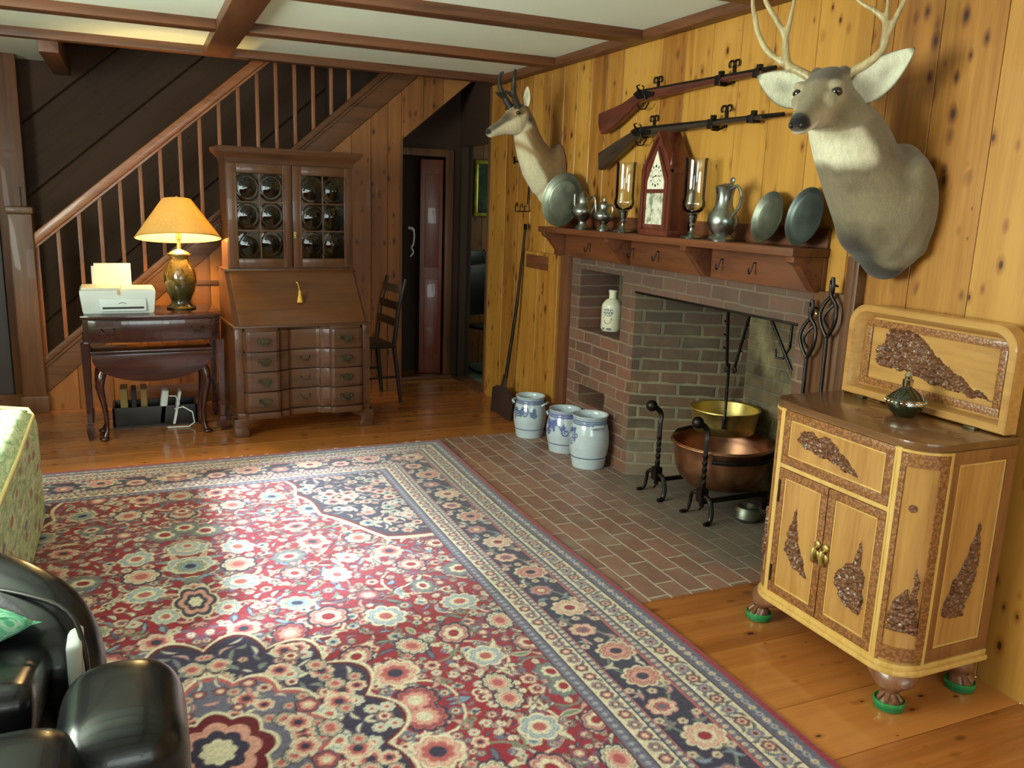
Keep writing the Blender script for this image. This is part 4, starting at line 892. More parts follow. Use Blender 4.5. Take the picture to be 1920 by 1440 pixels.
# raised lid
def rrect(y0, y1, z0, z1, r, n=8):
    P = []
    for cy, cz, a in ((y1-r, z1-r, 0), (y0+r, z1-r, PI/2)): P += [(cy+r*math.cos(a+PI/2*i/n), cz+r*math.sin(a+PI/2*i/n)) for i in range(n+1)]
    return P+[(y0, z0), (y1, z0)]
ly0, ly1, lz0, lz1 = 1.648, 2.305, .862, 1.192
def lring(e, x, r): return [(x, p[0], p[1]) for p in rrect(ly0+e, ly1-e, lz0+min(e, .02+e*.3), lz1-e, r)]
b = MB(); b.rings([lring(0, 2.44, .075), lring(0, 2.385, .075), lring(.004, 2.381, .072), lring(.022, 2.381, .06), lring(.026, 2.385, .058), lring(.045, 2.425, .05)], True, True, True); ld = obj('lid', b, CAMPY, cb, 30, True)
def lstrip(y0, y1, z0, z1): 
    b_.box(2.418, 2.426, y0, y1, z0, z1, .002)
b_ = MB(); i0, i1, k0, k1, w_ = ly0+.052, ly1-.052, lz0+.04, lz1-.052, .026
lstrip(i0, i1, k0, k0+w_); lstrip(i0, i1, k1-w_, k1); lstrip(i0, i0+w_, k0+w_, k1-w_); lstrip(i1-w_, i1, k0+w_, k1-w_); obj('border', b_, CARVE, ld, 30, True)
obj('carved_motif', relief(lambda a, z, h: Vector((2.423-h, ly1-a, z)), [(.10, .99), (.105, 1.05), (.13, 1.045), (.15, 1.11), (.19, 1.125), (.24, 1.12), (.29, 1.10), (.33, 1.07), (.38, 1.04), (.44, 1.00), (.50, .975), (.575, .945), (.50, .945), (.42, .945), (.36, .955), (.30, .965), (.24, .975), (.18, .975), (.14, .975)], .018, .004, 11), RELIEF, ld, 30, True)
b = MB()
for y in (1.75, 2.2): b.box(2.36, 2.40, y-.02, y+.02, .857, .866, .001); b.tube([(2.385, y-.02, .864), (2.385, y+.02, .864)], .004, 8)
obj('hinge', b, ABRASS, cb, 30, True)
# decanter
dc = thing('decanter', (2.30, 1.945, .8585), 0, 'round dark glass bottle with chrome band on the carved cabinet', 'bottle')
DG = NT('dark_green_glass'); DGM = DG.set(S(30, 34, 18), .06, 0, 1, .6)
CHROME = metal('chrome', S(214, 214, 206), .12, .06)
b = MB(); b.lathe([(.03, 0), (.036, .004), (.05, .018), (.058, .034), (.06, .05), (.057, .062), (.046, .075), (.03, .088), (.014, .098), (.012, .104)], n=40); obj('bottle', b, DGM, dc, 60)
b = MB(); b.lathe([(.0595, .042), (.0625, .044), (.0625, .058), (.059, .060)], n=40, cap0=False, cap1=False)
for i in range(24): a = 2*PI*i/24; b.ball((.062*math.cos(a), .062*math.sin(a), .051), .004, u=8, v=6)
obj('band', b, CHROME, dc)
b = MB(); b.lathe([(.013, .098), (.017, .102), (.017, .122), (.011, .124), (.011, .132), (.014, .135), (.008, .144), (.004, .15), (.007, .156), (.002, .162)], n=24); obj('stopper', b, CHROME, dc)
# ------------------------------------------------------------------ mounted heads
def ell(c, nrm, a, ra, rb, n=20, pw=1.0):
    """ring of points: ra along a, rb along nrm x a"""
    nrm = Vector(nrm).normalized(); a = Vector(a); a = (a-nrm*a.dot(nrm)).normalized(); w = nrm.cross(a); c = Vector(c); P = []
    for i in range(n):
        t = 2*PI*i/n; P.append(c+a*ra*math.cos(t)+w*rb*math.sin(t))
    return P
def fur(name):
    t = NT(name); o = t.obj(); at = t.attr('col').outputs['Color']; n1 = t.noise(o, 220, 3, .7); n2 = t.noise(t.mapping(o, (1, 1, .45)), 62, 5, .7)
    base = t.mix(.6, at, t.ramp(t.math('ADD', t.math('MULTIPLY', n1, .5), t.math('MULTIPLY', n2, .5)), (.34, .5), (.66, 1.12)), 'MULTIPLY')
    t.bump(t.math('ADD', n1, t.math('MULTIPLY', n2, .8)), .55, .006); t.b.inputs['Sheen Weight'].default_value = .25
    return t.set(base, .85, 0, None, .2)
FUR = fur('animal_fur')
ANTLER = wood('antler_bone', S(196, 178, 132), S(128, 104, 66), 'z', 14, .45, .1, 4, .2)
EYE = plain('dark_glass_eye', S(22, 14, 10), .06, 0, .1, 10, coat=1)
lin3 = lambda *c: np.array(S(*c)[:3])
def sstep(e0, e1, x): t = np.clip((x-e0)/(e1-e0), 0, 1); return t*t*(3-2*t)
def mixc(c, col, m): return c*(1-m[:, None])+col*m[:, None]
def fbm(co, sc):
    return np.array([mnoise.noise(Vector(p)*sc) for p in co])
def ear(base, tip, face, wd, cup=.3, back=(0, 0, 0), th=.006):
    base, tip, face = Vector(base), Vector(tip), Vector(face); a = tip-base; L = a.length; an = a.normalized(); f = (face-an*face.dot(an)).normalized(); w = an.cross(f)
    n, m = 22, 12; me = MB(); front = []; rear = []
    for i in range(n+1):
        s = i/n; W = wd*(math.sin(PI*min(1, (s*.86+.14)))**.75)*(1-.25*s) if s < 1 else .0015; W = max(W, .003)
        rf, rb = [], []
        for k in range(m+1):
            q = -1+2*k/m; dep = cup*W*(q*q-.75)*(1.25-s)
            p = base+a*s+w*(q*W)+f*dep
            rf.append(p); rb.append(p-f*th*(1-q*q*.7)*(1.2-s*.6))
        front.append(rf); rear.append(rb)
    b = me.bm
    F = [[b.verts.new(p) for p in r] for r in front]; K = [[b.verts.new(p) for p in r] for r in rear]
    for G, fl in ((F, 0), (K, 1)):
        for i in range(n):
            for k in range(m):
                q = (G[i][k], G[i][k+1], G[i+1][k+1], G[i+1][k]); b.faces.new(q if not fl else q[::-1])
    for i in range(n):
        b.faces.new((F[i][0], F[i+1][0], K[i+1][0], K[i][0])); b.faces.new((F[i][m], K[i][m], K[i+1][m], F[i+1][m]))
    for k in range(m): b.faces.new((F[0][k], K[0][k], K[0][k+1], F[0][k+1])); b.faces.new((F[n][k], F[n][k+1], K[n][k+1], K[n][k]))
    def col(inside, rim, bk):
        me2 = bpy.data.meshes.new('ear'); bmesh.ops.recalc_face_normals(b, faces=b.faces); b.to_mesh(me2); b.free()
        nF = (n+1)*(m+1)
        def fn(co):
            c = np.zeros((len(co), 3)); i = np.arange(len(co)); fr_ = i < nF; s = ((i % nF)//(m+1))/n; q = np.abs(-1+2*((i % nF) % (m+1))/m)
            c[:] = bk; edge = np.maximum(sstep(.80, 1.0, q), sstep(.9, 1, s)); sp = np.exp(-(((s-.52)/.16)**2+(q/.35)**2))*.45; cc = np.array(inside)*(1-sp[:, None])+np.array(rim)*sp[:, None]; cc = cc*(1-edge[:, None])+np.array(rim)*edge[:, None]
            c[fr_] = cc[fr_]; return c
        return paint(me2, fn)
    return col
# --- mule deer
dr_ = thing('deer_mount', (2.5, 2.25, 1.5), 0, 'mounted deer shoulder head with forked antlers, wide white ears and white throat', 'mounted animal head')
b = MB()
b.rings([ell((2.496, 2.24, 1.525), (-1, 0, 0), (0, 1, 0), .165, .215), ell((2.45, 2.24, 1.52), (-1, 0, .0), (0, 1, 0), .178, .225), ell((2.39, 2.24, 1.53), (-1, 0, .15), (0, 1, 0), .165, .20), ell((2.345, 2.245, 1.585), (-.9, 0, .5), (0, 1, 0), .145, .165),
         ell((2.30, 2.255, 1.655), (-.6, 0, .8), (0, 1, 0), .13, .14), ell((2.262, 2.268, 1.735), (-.45, .05, .9), (0, 1, 0), .125, .135), ell((2.225, 2.285, 1.81), (-.35, .05, .95), (0, 1, 0), .112, .12), ell((2.20, 2.305, 1.875), (-.2, 0, 1), (0, 1, 0), .09, .098), ell((2.19, 2.315, 1.94), (-.2, 0, 1), (0, 1, 0), .05, .055)])
b.ball((2.375, 2.245, 1.48), .12, (1, 1.1, 1.1)); b.ball((2.43, 2.225, 1.36), .08, (.9, 1.1, 1)); b.ball((2.425, 2.13, 1.56), .085, (.9, .8, 1.7)); b.ball((2.425, 2.35, 1.56), .085, (.9, .8, 1.6)); b.ball((2.44, 2.22, 1.70), .06, (1.0, 1.3, .9))
b.ball((2.45, 2.13, 1.40), .05, (1.0, 1, .8)); b.ball((2.45, 2.33, 1.40), .05, (1.0, 1, .8))
bm0 = baked(b, .009, 14, .5); b = MB(); b.bm.from_mesh(bm0)
HB, HN = Vector((2.20, 2.325, 1.935)), Vector((1.948, 2.198, 1.772)); HA = HN-HB; HL = HA.length; hn = HA.normalized(); hu = (Vector((0, 0, 1))-hn*hn.z).normalized(); hl = hu.cross(hn)
def head(b, prof, HB, HA, hu, n=20):
    R = []
    for t, rl, rv, off in prof: R.append(ell(HB+HA*t+hu*off, HA, hu, rv, rl, n))
    b.rings(R)
head(b, [(-.16, .03, .03, 0), (-.1, .055, .055, -.005), (.03, .074, .078, -.01), (.2, .08, .092, -.012), (.34, .079, .092, -.014), (.46, .067, .079, -.014), (.58, .051, .061, -.010), (.72, .040, .047, -.006), (.84, .036, .041, -.004), (.92, .033, .036, -.003), (.98, .027, .029, 0), (1.01, .014, .016, .002)], HB, HA, hu)
for s in (-1, 1):
    b.ball(HB+HA*.35+hl*s*.056+hu*.046, .024, (1.3, 1.1, .7)); b.ball(HB+HA*.50+hl*s*.048+hu*.012, .030); b.ball(HB+HA*.04+hl*s*.045+hu*.046, .022)
me = baked(b, .0055, 5, .5)
def deercol(co):
    P = co-np.array(HB); t = P@np.array(hn)/HL; v = P@np.array(hu); l = P@np.array(hl); nz = fbm(co, 9)*.5+fbm(co, 22)*.3
    x, y, z = co.T
    c = np.tile(lin3(134, 122, 96), (len(co), 1)); c = mixc(c, lin3(98, 86, 66), sstep(-.1, .4, nz)*.5)
    c = mixc(c, lin3(156, 144, 112), sstep(.05, .5, fbm(co, 5))*.5)
    c = mixc(c, lin3(96, 82, 62), sstep(.06, .14, x-2.42+.25*(z-1.62))*sstep(1.55, 1.75, z)*.7)            # dark withers
    # dark brisket stripe, pale edges of the cape
    brisk = sstep(.095, .04, np.abs(y-2.25+nz*.02))*sstep(1.50, 1.40, z+nz*.03)
    c = mixc(c, lin3(46, 38, 32), np.clip(brisk+sstep(1.345, 1.31, z), 0, 1)*.9)
    neck = (z < 1.93)&(z > 1.5)
    front = (2.235-x)+.35*(2.3-y)-(z-1.72)*.42                                         # >0 on the throat side
    thr = sstep(.03, .075, front+nz*.03)*sstep(1.65, 1.70, z+nz*.045)*sstep(-.07, -.10, v)
    c = mixc(c, lin3(232, 226, 196), np.clip(thr, 0, 1))
    hd = sstep(-.12, .05, t)*sstep(1.72, 1.78, z)
    face = lin3(150, 136, 104); c = mixc(c, face, hd*.75*(v > -.09))
    c = mixc(c, lin3(92, 80, 60), hd*sstep(.035, .06, v+nz*.01)*sstep(.44, .32, t)*.95)        # dark cap
    c = mixc(c, lin3(194, 182, 148), hd*sstep(.42, .6, t)*sstep(.035, -.01, v)*.9)          # pale muzzle
    ring = np.exp(-(((t-.41)/.12)**2+((v-.028)/.040)**2))*sstep(.035, .055, np.abs(l)); c = mixc(c, lin3(214, 200, 162), hd*ring*.7)
    c = mixc(c, lin3(120, 104, 78), hd*sstep(.84, .90, t)*sstep(-.045, -.02, v)*sstep(.98, .9, t)*.8)
    c = mixc(c, lin3(30, 26, 26), sstep(.885, .915, t+.0*v)*sstep(-.02, -.010, v)*hd)
    c = mixc(c, lin3(232, 226, 206), sstep(.70, .78, t)*sstep(-.014, -.022, v)*sstep(-.09, -.06, v))
    return np.clip(c, 0, 1)
obj('body', paint(me, deercol), FUR, dr_, 180, True)
for s in (-1, 1):
    b = MB(); b.ball(HB+HA*.41+hl*s*.0635+hu*.030, .0195, (1, 1, .8)); b.tube([HB+HA*.46+hl*s*.068+hu*.018, HB+HA*.50+hl*s*.066+hu*.004, HB+HA*.52+hl*s*.065-hu*.004], [.005, .004, .002], 8); obj('eye', b, EYE, dr_, 180, True, 'dark glass eye')
for s in (-1, 1):
    b = MB(); p = HB+HA*1.0+hl*s*.017+hu*.006; b.ball(p, .010, (.7, .8, 1)); obj('nostril', b, BLACKP, dr_, 180, True)
INS, RIMC, BKC = lin3(226, 224, 198), lin3(96, 84, 64), lin3(122, 108, 82)
ef = Vector((-.75, -.72, .1))
obj('ear', ear((2.16, 2.385, 1.895), (2.052, 2.54, 1.975), ef, .07)(INS, RIMC, BKC), FUR, dr_, 180, True, 'white-lined ear')
obj('ear', ear((2.222, 2.255, 1.885), (2.30, 2.09, 2.03), ef, .066)(INS, RIMC, BKC), FUR, dr_, 180, True, 'white-lined ear')
def smoothpts(P, k=4):
    P = [Vector(p) for p in P]; Q = [P[0]*2-P[1]]+P+[P[-1]*2-P[-2]]; out = []
    for i in range(1, len(Q)-2):
        for j in range(k):
            t = j/k; a, b_, c, d = Q[i-1], Q[i], Q[i+1], Q[i+2]
            out.append(.5*((2*b_)+(c-a)*t+(2*a-5*b_+4*c-d)*t*t+(3*b_-a-3*c+d)*t**3))
    return out+[P[-1]]
def horn(b, P, r0, r1, pw=.7, n=10):
    Q = smoothpts(P); m = len(Q); b.tube(Q, [r0+(r1-r0)*(i/(m-1))**pw if i < m-1 else r1*.5 for i in range(m)], n)
b = MB()
horn(b, [(2.165, 2.36, 1.945), (2.148, 2.385, 1.963), (2.126, 2.421, 1.987), (2.105, 2.46, 2.009), (2.073, 2.52, 2.056), (2.053, 2.559, 2.122), (2.042, 2.579, 2.195), (2.037, 2.585, 2.25), (2.04, 2.58, 2.30)], .021, .006)
horn(b, [(2.056, 2.553, 2.111), (2.050, 2.562, 2.15), (2.048, 2.566, 2.186)], .009, .003)
horn(b, [(2.115, 2.44, 1.99), (2.106, 2.458, 2.02), (2.103, 2.465, 2.06), (2.099, 2.471, 2.104), (2.079, 2.51, 2.169), (2.061, 2.542, 2.225), (2.05, 2.56, 2.29), (2.052, 2.555, 2.325)], .019, .006)
horn(b, [(2.101, 2.469, 2.09), (2.106, 2.459, 2.155), (2.109, 2.453, 2.214), (2.11, 2.451, 2.30)], .012, .005)
obj('antler', baked(b, .0045, 3, .4), ANTLER, dr_, 180, True)
b = MB()
horn(b, [(2.20, 2.285, 1.945), (2.212, 2.261, 1.967), (2.234, 2.218, 1.992), (2.254, 2.182, 2.027), (2.261, 2.170, 2.075), (2.27, 2.152, 2.129), (2.278, 2.136, 2.175), (2.284, 2.125, 2.245), (2.282, 2.128, 2.32)], .021, .006)
horn(b, [(2.258, 2.174, 2.05), (2.257, 2.176, 2.108), (2.25, 2.189, 2.133), (2.233, 2.221, 2.161), (2.212, 2.26, 2.19), (2.185, 2.30, 2.25)], .017, .005)
horn(b, [(2.256, 2.178, 2.11), (2.256, 2.177, 2.148), (2.255, 2.179, 2.18), (2.248, 2.19, 2.26)], .011, .004)
obj('antler', baked(b, .0045, 3, .4), ANTLER, dr_, 180, True)
# --- pronghorn
pg = thing('pronghorn_mount', (2.5, 4.97, 1.7), 0, 'mounted pale tan pronghorn head facing left, beside the mantel end', 'mounted animal head')
b = MB()
b.rings([ell((2.497, 4.98, 1.70), (-1, 0, 0), (0, 1, 0), .135, .19), ell((2.45, 4.975, 1.70), (-1, 0, .1), (0, 1, 0), .14, .185), ell((2.39, 4.96, 1.715), (-1, 0, .4), (0, 1, 0), .125, .155), ell((2.33, 4.94, 1.765), (-.75, 0, .7), (0, 1, 0), .105, .122),
         ell((2.275, 4.92, 1.84), (-.55, 0, .85), (0, 1, 0), .088, .098), ell((2.235, 4.90, 1.915), (-.45, 0, .9), (0, 1, 0), .076, .084), ell((2.205, 4.885, 1.985), (-.35, 0, .95), (0, 1, 0), .066, .076), ell((2.19, 4.875, 2.045), (-.2, 0, 1), (0, 1, 0), .05, .055)])
b.ball((2.43, 4.95, 1.60), .10, (.8, 1.1, 1)); b.ball((2.42, 4.97, 1.80), .07, (1, 1.2, .7))
PB, PN = Vector((2.195, 4.87, 2.045)), Vector((1.945, 4.825, 1.905)); PA = PN-PB; PLn = PA.length; pn = PA.normalized(); pu = (Vector((0, 0, 1))-pn*pn.z).normalized(); plt = pu.cross(pn)
head(b, [(-.12, .03, .03, 0), (-.05, .045, .05, -.002), (.1, .058, .075, -.012), (.28, .06, .08, -.018), (.42, .052, .068, -.018), (.56, .04, .052, -.014), (.72, .032, .040, -.008), (.88, .030, .034, -.004), (.97, .026, .028, -.002), (1.03, .012, .012, 0)], PB, PA, pu)
for s in (-1, 1): b.ball(PB+PA*.24+plt*s*.048+pu*.032, .022)
me = baked(b, .006, 6, .5)
def pronghorn(co):
    P = co-np.array(PB); t = P@np.array(pn)/PLn; v = P@np.array(pu); l = np.abs(P@np.array(plt)); x, y, z = co.T; nz = fbm(co, 10)
    c = np.tile(lin3(140, 112, 74), (len(co), 1)); white = lin3(222, 212, 176)
    s = (2.47-x)-(z-1.62)*.60-.05                        # > 0 towards the throat side
    neck = sstep(-.1, .02, t)
    fr_ = sstep(.02, .055, s+nz*.012); c = mixc(c, white, fr_*sstep(2.02, 1.98, z))
    for zc in (1.79, 1.885): c = mixc(c, lin3(168, 134, 92), np.exp(-((z+.55*(x-2.3)-zc+.0)/.02)**2)*sstep(2.02, 1.98, z)*sstep(.26, .16, s)*.9*(s > .01))
    hd = sstep(-.02, .06, t)*sstep(-.105, -.075, v)
    c = mixc(c, white, hd*sstep(.02, -.005, v)*.95); c = mixc(c, lin3(84, 70, 54), hd*sstep(.0, .018, v+.015*(t-.5))*sstep(.3, .5, t)*.9)
    c = mixc(c, lin3(178, 152, 110), hd*sstep(.005, .03, v)*sstep(.45, .2, t)*.9)
    c = mixc(c, lin3(58, 46, 38), np.exp(-(((t-.02)/.08)**2+((v+.045)/.028)**2))*sstep(.02, .035, l))
    c = mixc(c, lin3(40, 34, 32), sstep(.93, .97, t)*sstep(-.02, .005, v)); return np.clip(c, 0, 1)
obj('body', paint(me, pronghorn), FUR, pg, 180, True)
for s in (-1, 1):
    b = MB(); b.ball(PB+PA*.25+plt*s*.060+pu*.028, .016, (1, 1, .8)); obj('eye', b, EYE, pg, 180, True, 'dark glass eye')
    obj('ear', ear(PB+PA*-.02+plt*s*.045+pu*.035, PB+PA*-.14+plt*s*.085+pu*.145, Vector((-.5, -.6*1, .1)) if s > 0 else Vector((-.5, .6, .1)), .028)(lin3(226, 216, 184), lin3(70, 58, 44), lin3(168, 140, 100)), FUR, pg, 180, True, 'pointed ear')
    b = MB(); P = [PB+PA*.16+plt*s*.04+pu*.05, PB+PA*.18+plt*s*.05+pu*.12, PB+PA*.14+plt*s*.075+pu*.19, PB+PA*.03+plt*s*.08+pu*.245, PB+PA*-.06+plt*s*.06+pu*.255]
    horn(b, P, .026, .007); horn(b, [P[1], P[1]+pn*.03+pu*.035, P[1]+pn*.05+pu*.06], .018, .006); obj('horn', baked(b, .005, 2, .4), plain('black_horn', S(40, 36, 32), .5, 0, .3, 20, .3, 60), pg, 180, True, 'black horn')

# ------------------------------------------------------------------ two muskets on iron wall hooks
def musket(name, label, root, stock, barrel, lock, woodm, bands, trig):
    t = thing(name, root, 0, label, 'musket')
    b = MB(); b.prism(stock, 2.43, 2.468, 'x', .008); obj('stock', b, woodm, t, 35, True)
    b = MB(); (y0, z0), (y1, z1) = barrel; b.tube([(2.449, y0, z0), (2.449, y1, z1)], [.014, .0095], 12); obj('barrel', b, IRON, t, 35, True, 'dark iron barrel')
    b = MB(); b.prism(lock, 2.422, 2.431, 'x', .002); y, z = lock[1]; b.tube([(2.421, y-.02, z-.03), (2.421, y, z), (2.421, y+.015, z+.015), (2.421, y-.012, z+.02)], [.006, .006, .005, .003], 8); b.tube([(2.421, y-.05, z-.02), (2.421, y-.055, z+.005), (2.421, y-.04, z+.012)], .004, 8); obj('flintlock', b, IRON, t, 35, True)
    y, z = trig; b = MB(); b.tube([(2.449, y+.06, z+.008), (2.449, y+.03, z-.022), (2.449, y-.02, z-.024), (2.449, y-.05, z+.004)], .004, 8); b.tube([(2.449, y, z+.01), (2.449, y+.006, z-.016)], .003, 6); obj('trigger_guard', b, IRON, t, 35, True)
    for (yb, zb, h) in bands:
        b = MB(); b.box(2.4265, 2.4715, yb-.02, yb+.02, zb-h, zb+h, .004); b.box(2.44, 2.458, yb-.012, yb+.012, zb+h, zb+h+.018, .002); obj('barrel_band', b, IRON, t, 35, True)
musket('musket', 'upper musket on the pine wall, red-brown stock', (2.45, 3.7, 2.0), [(4.361, 2.017), (4.111, 2.050), (4.005, 2.079), (3.975, 2.09), (3.882, 2.094), (3.276, 2.088), (2.985, 2.084), (2.985, 2.068), (3.274, 2.066), (3.564, 2.058), (3.80, 2.046), (3.90, 2.046), (3.959, 2.040), (4.029, 2.002), (4.189, 1.935), (4.317, 1.902), (4.345, 1.93), (4.361, 1.964)], ((3.94, 2.092), (2.92, 2.088)), [(3.985, 2.085), (3.936, 2.105), (3.87, 2.092), (3.79, 2.076), (3.80, 2.056), (3.94, 2.055)], wood('stock_red', S(104, 48, 34), S(66, 30, 24), 'y', 9, .4, .2, 10), [(3.279, 2.077, .022), (3.02, 2.077, .018)], (3.92, 2.03))
musket('musket', 'lower musket on the pine wall, dark almost black stock', (2.45, 3.7, 1.83), [(4.342, 1.80), (4.145, 1.858), (4.015, 1.892), (3.985, 1.905), (3.878, 1.903), (3.33, 1.902), (2.96, 1.90), (2.96, 1.886), (3.326, 1.880), (3.63, 1.873), (3.813, 1.866), (3.90, 1.864), (3.978, 1.850), (4.103, 1.793), (4.307, 1.706), (4.331, 1.707)], ((3.95, 1.905), (2.845, 1.897)), [(3.99, 1.90), (3.94, 1.915), (3.87, 1.905), (3.80, 1.892), (3.81, 1.872), (3.95, 1.87)], wood('stock_dark', S(62, 46, 36), S(38, 28, 22), 'y', 9, .4, .2, 10), [(3.312, 1.89, .022), (3.03, 1.892, .017)], (3.92, 1.848))
for i, (y, z, nm) in enumerate(((3.86, 2.085, 'black curled wall hook over the lock of the upper musket'), (3.247, 2.085, 'black curled wall hook near the muzzle of the upper musket'), (3.872, 1.895, 'black curled wall hook over the lock of the lower musket'), (3.277, 1.895, 'black curled wall hook near the muzzle of the lower musket'))):
    b = MB(); b.box(2.488, 2.497, y-.008, y+.008, z-.02, z+.055, .002)
    for s in (-1, 1): b.tube([(2.49, y, z+.045)]+[(2.49, y+s*(.019-.017*math.cos(a)), z+.062+.016*math.sin(a)) for a in [-.9+i_*.45 for i_ in range(12)]], .0042, 6)
    b.tube([(2.492, y, z-.015), (2.45, y, z-.034), (2.42, y, z-.034), (2.414, y, z-.015)], .005, 8); solo('wall_hook', b, IRON, nm, 'hook', 'musket hooks')
# small ironwork on the wall left of the mantel
b = MB(); x = 2.488; b.tube([(x, 5.60, 1.50), (x, 5.60, 1.45), (x, 5.36, 1.455), (x, 5.385, 1.64), (x, 5.40, 1.50)], .004, 6); b.tube([(x, 5.60, 1.50), (x, 5.575, 1.51), (x, 5.565, 1.495), (x, 5.58, 1.485)], .003, 6); b.tube([(x, 5.52, 1.45), (x, 5.515, 1.50), (x, 5.49, 1.505), (x, 5.475, 1.48)], .003, 6); b.tube([(x, 5.45, 1.455), (x, 5.44, 1.49), (x, 5.42, 1.49)], .003, 6)
solo('toasting_iron', b, IRON, 'thin black wire hearth iron on the boards under the pronghorn', 'hearth iron')
b = MB(); b.box(2.485, 2.497, 5.55, 5.66, 1.79, 1.80); b.box(2.485, 2.497, 5.65, 5.658, 1.78, 1.83); b.box(2.485, 2.497, 5.56, 5.568, 1.78, 1.84); solo('iron_bracket', b, IRON, 'tiny iron bracket on the post under the pronghorn chin', 'bracket')
# long-handled peel
b = MB(); b.tube([(2.455, 5.345, 1.34), (2.42, 5.365, .80), (2.37, 5.40, .28)], [.008, .011, .013], 10); b.box(2.447, 2.463, 5.33, 5.36, 1.33, 1.37, .004)
pe = thing('oven_peel', (2.42, 5.42, 0), 0, 'long dark iron oven peel leaning on the wall behind the blue crocks', 'peel'); obj('handle', b, IRON, pe, 35, True)
b = MB(); M = Matrix.Translation((2.345, 5.42, 0)) @ Matrix.Rotation(math.radians(5), 4, 'Y'); b.prism([(-.18, .003), (.18, .003), (.185, .17), (.12, .20), (.04, .215), (.02, .30), (-.02, .30), (-.04, .215), (-.12, .20), (-.185, .17)], -.006, .006, 'x', .002, M); obj('blade', b, plain('rusty_iron', S(70, 50, 44), .6, .4, .25, 12, .2, 40), pe, 35, True)

# ------------------------------------------------------------------ things on the mantel
ZM = 1.3712
def tilt(c, deg, yaw=0): return Matrix.Translation(c) @ Matrix.Rotation(math.radians(yaw), 4, 'Z') @ Matrix.Rotation(math.radians(-90+deg), 4, 'Y')
def plate(R, y, mat, label, deg=12, yaw=0, x=None, wide=.24):
    th = math.radians(deg); b = MB(); Rw = R*(1-wide)
    x = x or 2.478-R*2*math.sin(th)-.012
    M = Matrix.Translation((x+R*math.sin(th), y, ZM+R*math.cos(th)+.004)) @ Matrix.Rotation(math.radians(yaw), 4, 'Z') @ Matrix.Rotation(-PI/2+th, 4, 'Y')
    b.lathe([(.001, .0), (Rw*.9, .0), (Rw, .006), (Rw+.006, .012), (R-.006, .016), (R, .019), (R+.001, .016), (R-.004, .012), (Rw+.008, .007), (Rw, .001), (Rw*.9, -.004), (.001, -.004)], n=56, M=M); return solo('plate', b, mat, label, 'plate', 'pewter plates on the mantel', 60)
plate(.162, 4.66, PEWTER_DULL, 'largest grey pewter plate, at the left end of the mantel', 10, 20, 2.36, .26)
plate(.108, 2.86, PEWTER_DULL, 'middle-sized grey plate beside the pewter flagon', 12, -8, None, .16)
plate(.116, 2.64, metal('blue_grey_pewter', S(92, 100, 98), .5, .15, 8), 'blue-grey plate at the right end of the mantel under the deer', 12, -8, None, .14)
def vessel(name, label, cat, x, y, prof, parts, mat=PEWTER):
    t = thing(name, (x, y, ZM), 0, label, cat); b = MB(); b.lathe(prof, n=40); obj('body', b, mat, t, 50)
    for nm, fn in parts:
        b = MB(); fn(b); obj(nm, b, mat, t, 40)
    return t
dirv = Vector((.91, -.40, 0))      # across the shelf as seen
vessel('pewter_pot', 'taller squat pewter pot with lid and spout before the big plate', 'pot', 2.385, 4.40, [(.038, 0), (.04, .008), (.03, .02), (.022, .035), (.025, .05), (.05, .07), (.064, .092), (.066, .108), (.055, .125), (.038, .138), (.034, .155), (.036, .18), (.03, .186), (.026, .20), (.012, .212), (.004, .216)],
       [('handle', lambda b: b.tube(smoothpts([(.02, -.035, .17), (.025, -.075, .19), (.03, -.09, .15), (.02, -.065, .10)]), .006, 8)), ('spout', lambda b: b.tube([(-.01, .05, .10), (-.015, .075, .14), (-.02, .07, .20)], [.014, .010, .006], 10))])
vessel('pewter_pot', 'smaller squat pewter pot with lid between the other pot and candlestick', 'pot', 2.385, 4.155, [(.035, 0), (.036, .008), (.024, .02), (.018, .034), (.024, .045), (.048, .06), (.056, .078), (.054, .095), (.036, .108), (.028, .118), (.033, .14), (.03, .146), (.018, .158), (.008, .162), (.008, .176), (.003, .18)],
       [('handle', lambda b: b.tube(smoothpts([(.01, -.028, .135), (.012, -.06, .14), (.015, -.07, .11), (.01, -.05, .075)]), .005, 8)), ('spout', lambda b: b.tube([(-.01, .045, .085), (-.015, .065, .11), (-.02, .06, .15)], [.012, .008, .005], 10))])
vessel('pewter_flagon', 'tall pewter flagon with round belly, lid and looped handle', 'jug', 2.375, 3.085, [(.058, 0), (.06, .01), (.05, .022), (.042, .03), (.048, .04), (.062, .06), (.068, .085), (.064, .11), (.048, .135), (.038, .155), (.036, .19), (.042, .225), (.046, .232), (.04, .238), (.02, .245), (.004, .25)],
       [('handle', lambda b: b.tube(smoothpts([(.0, -.038, .225), (.005, -.075, .238), (.01, -.10, .20), (.01, -.09, .15), (.0, -.06, .11)]), [.007]*17, 8)), ('thumbpiece', lambda b: (b.box(-.006, .006, -.048, -.02, .236, .25, .002), b.ball((0, -.046, .262), .014, (.5, 1, 1), u=12, v=8)))])
SHADEG = glass('hurricane_glass', (.96, .97, .94, 1), .03, 1.35)
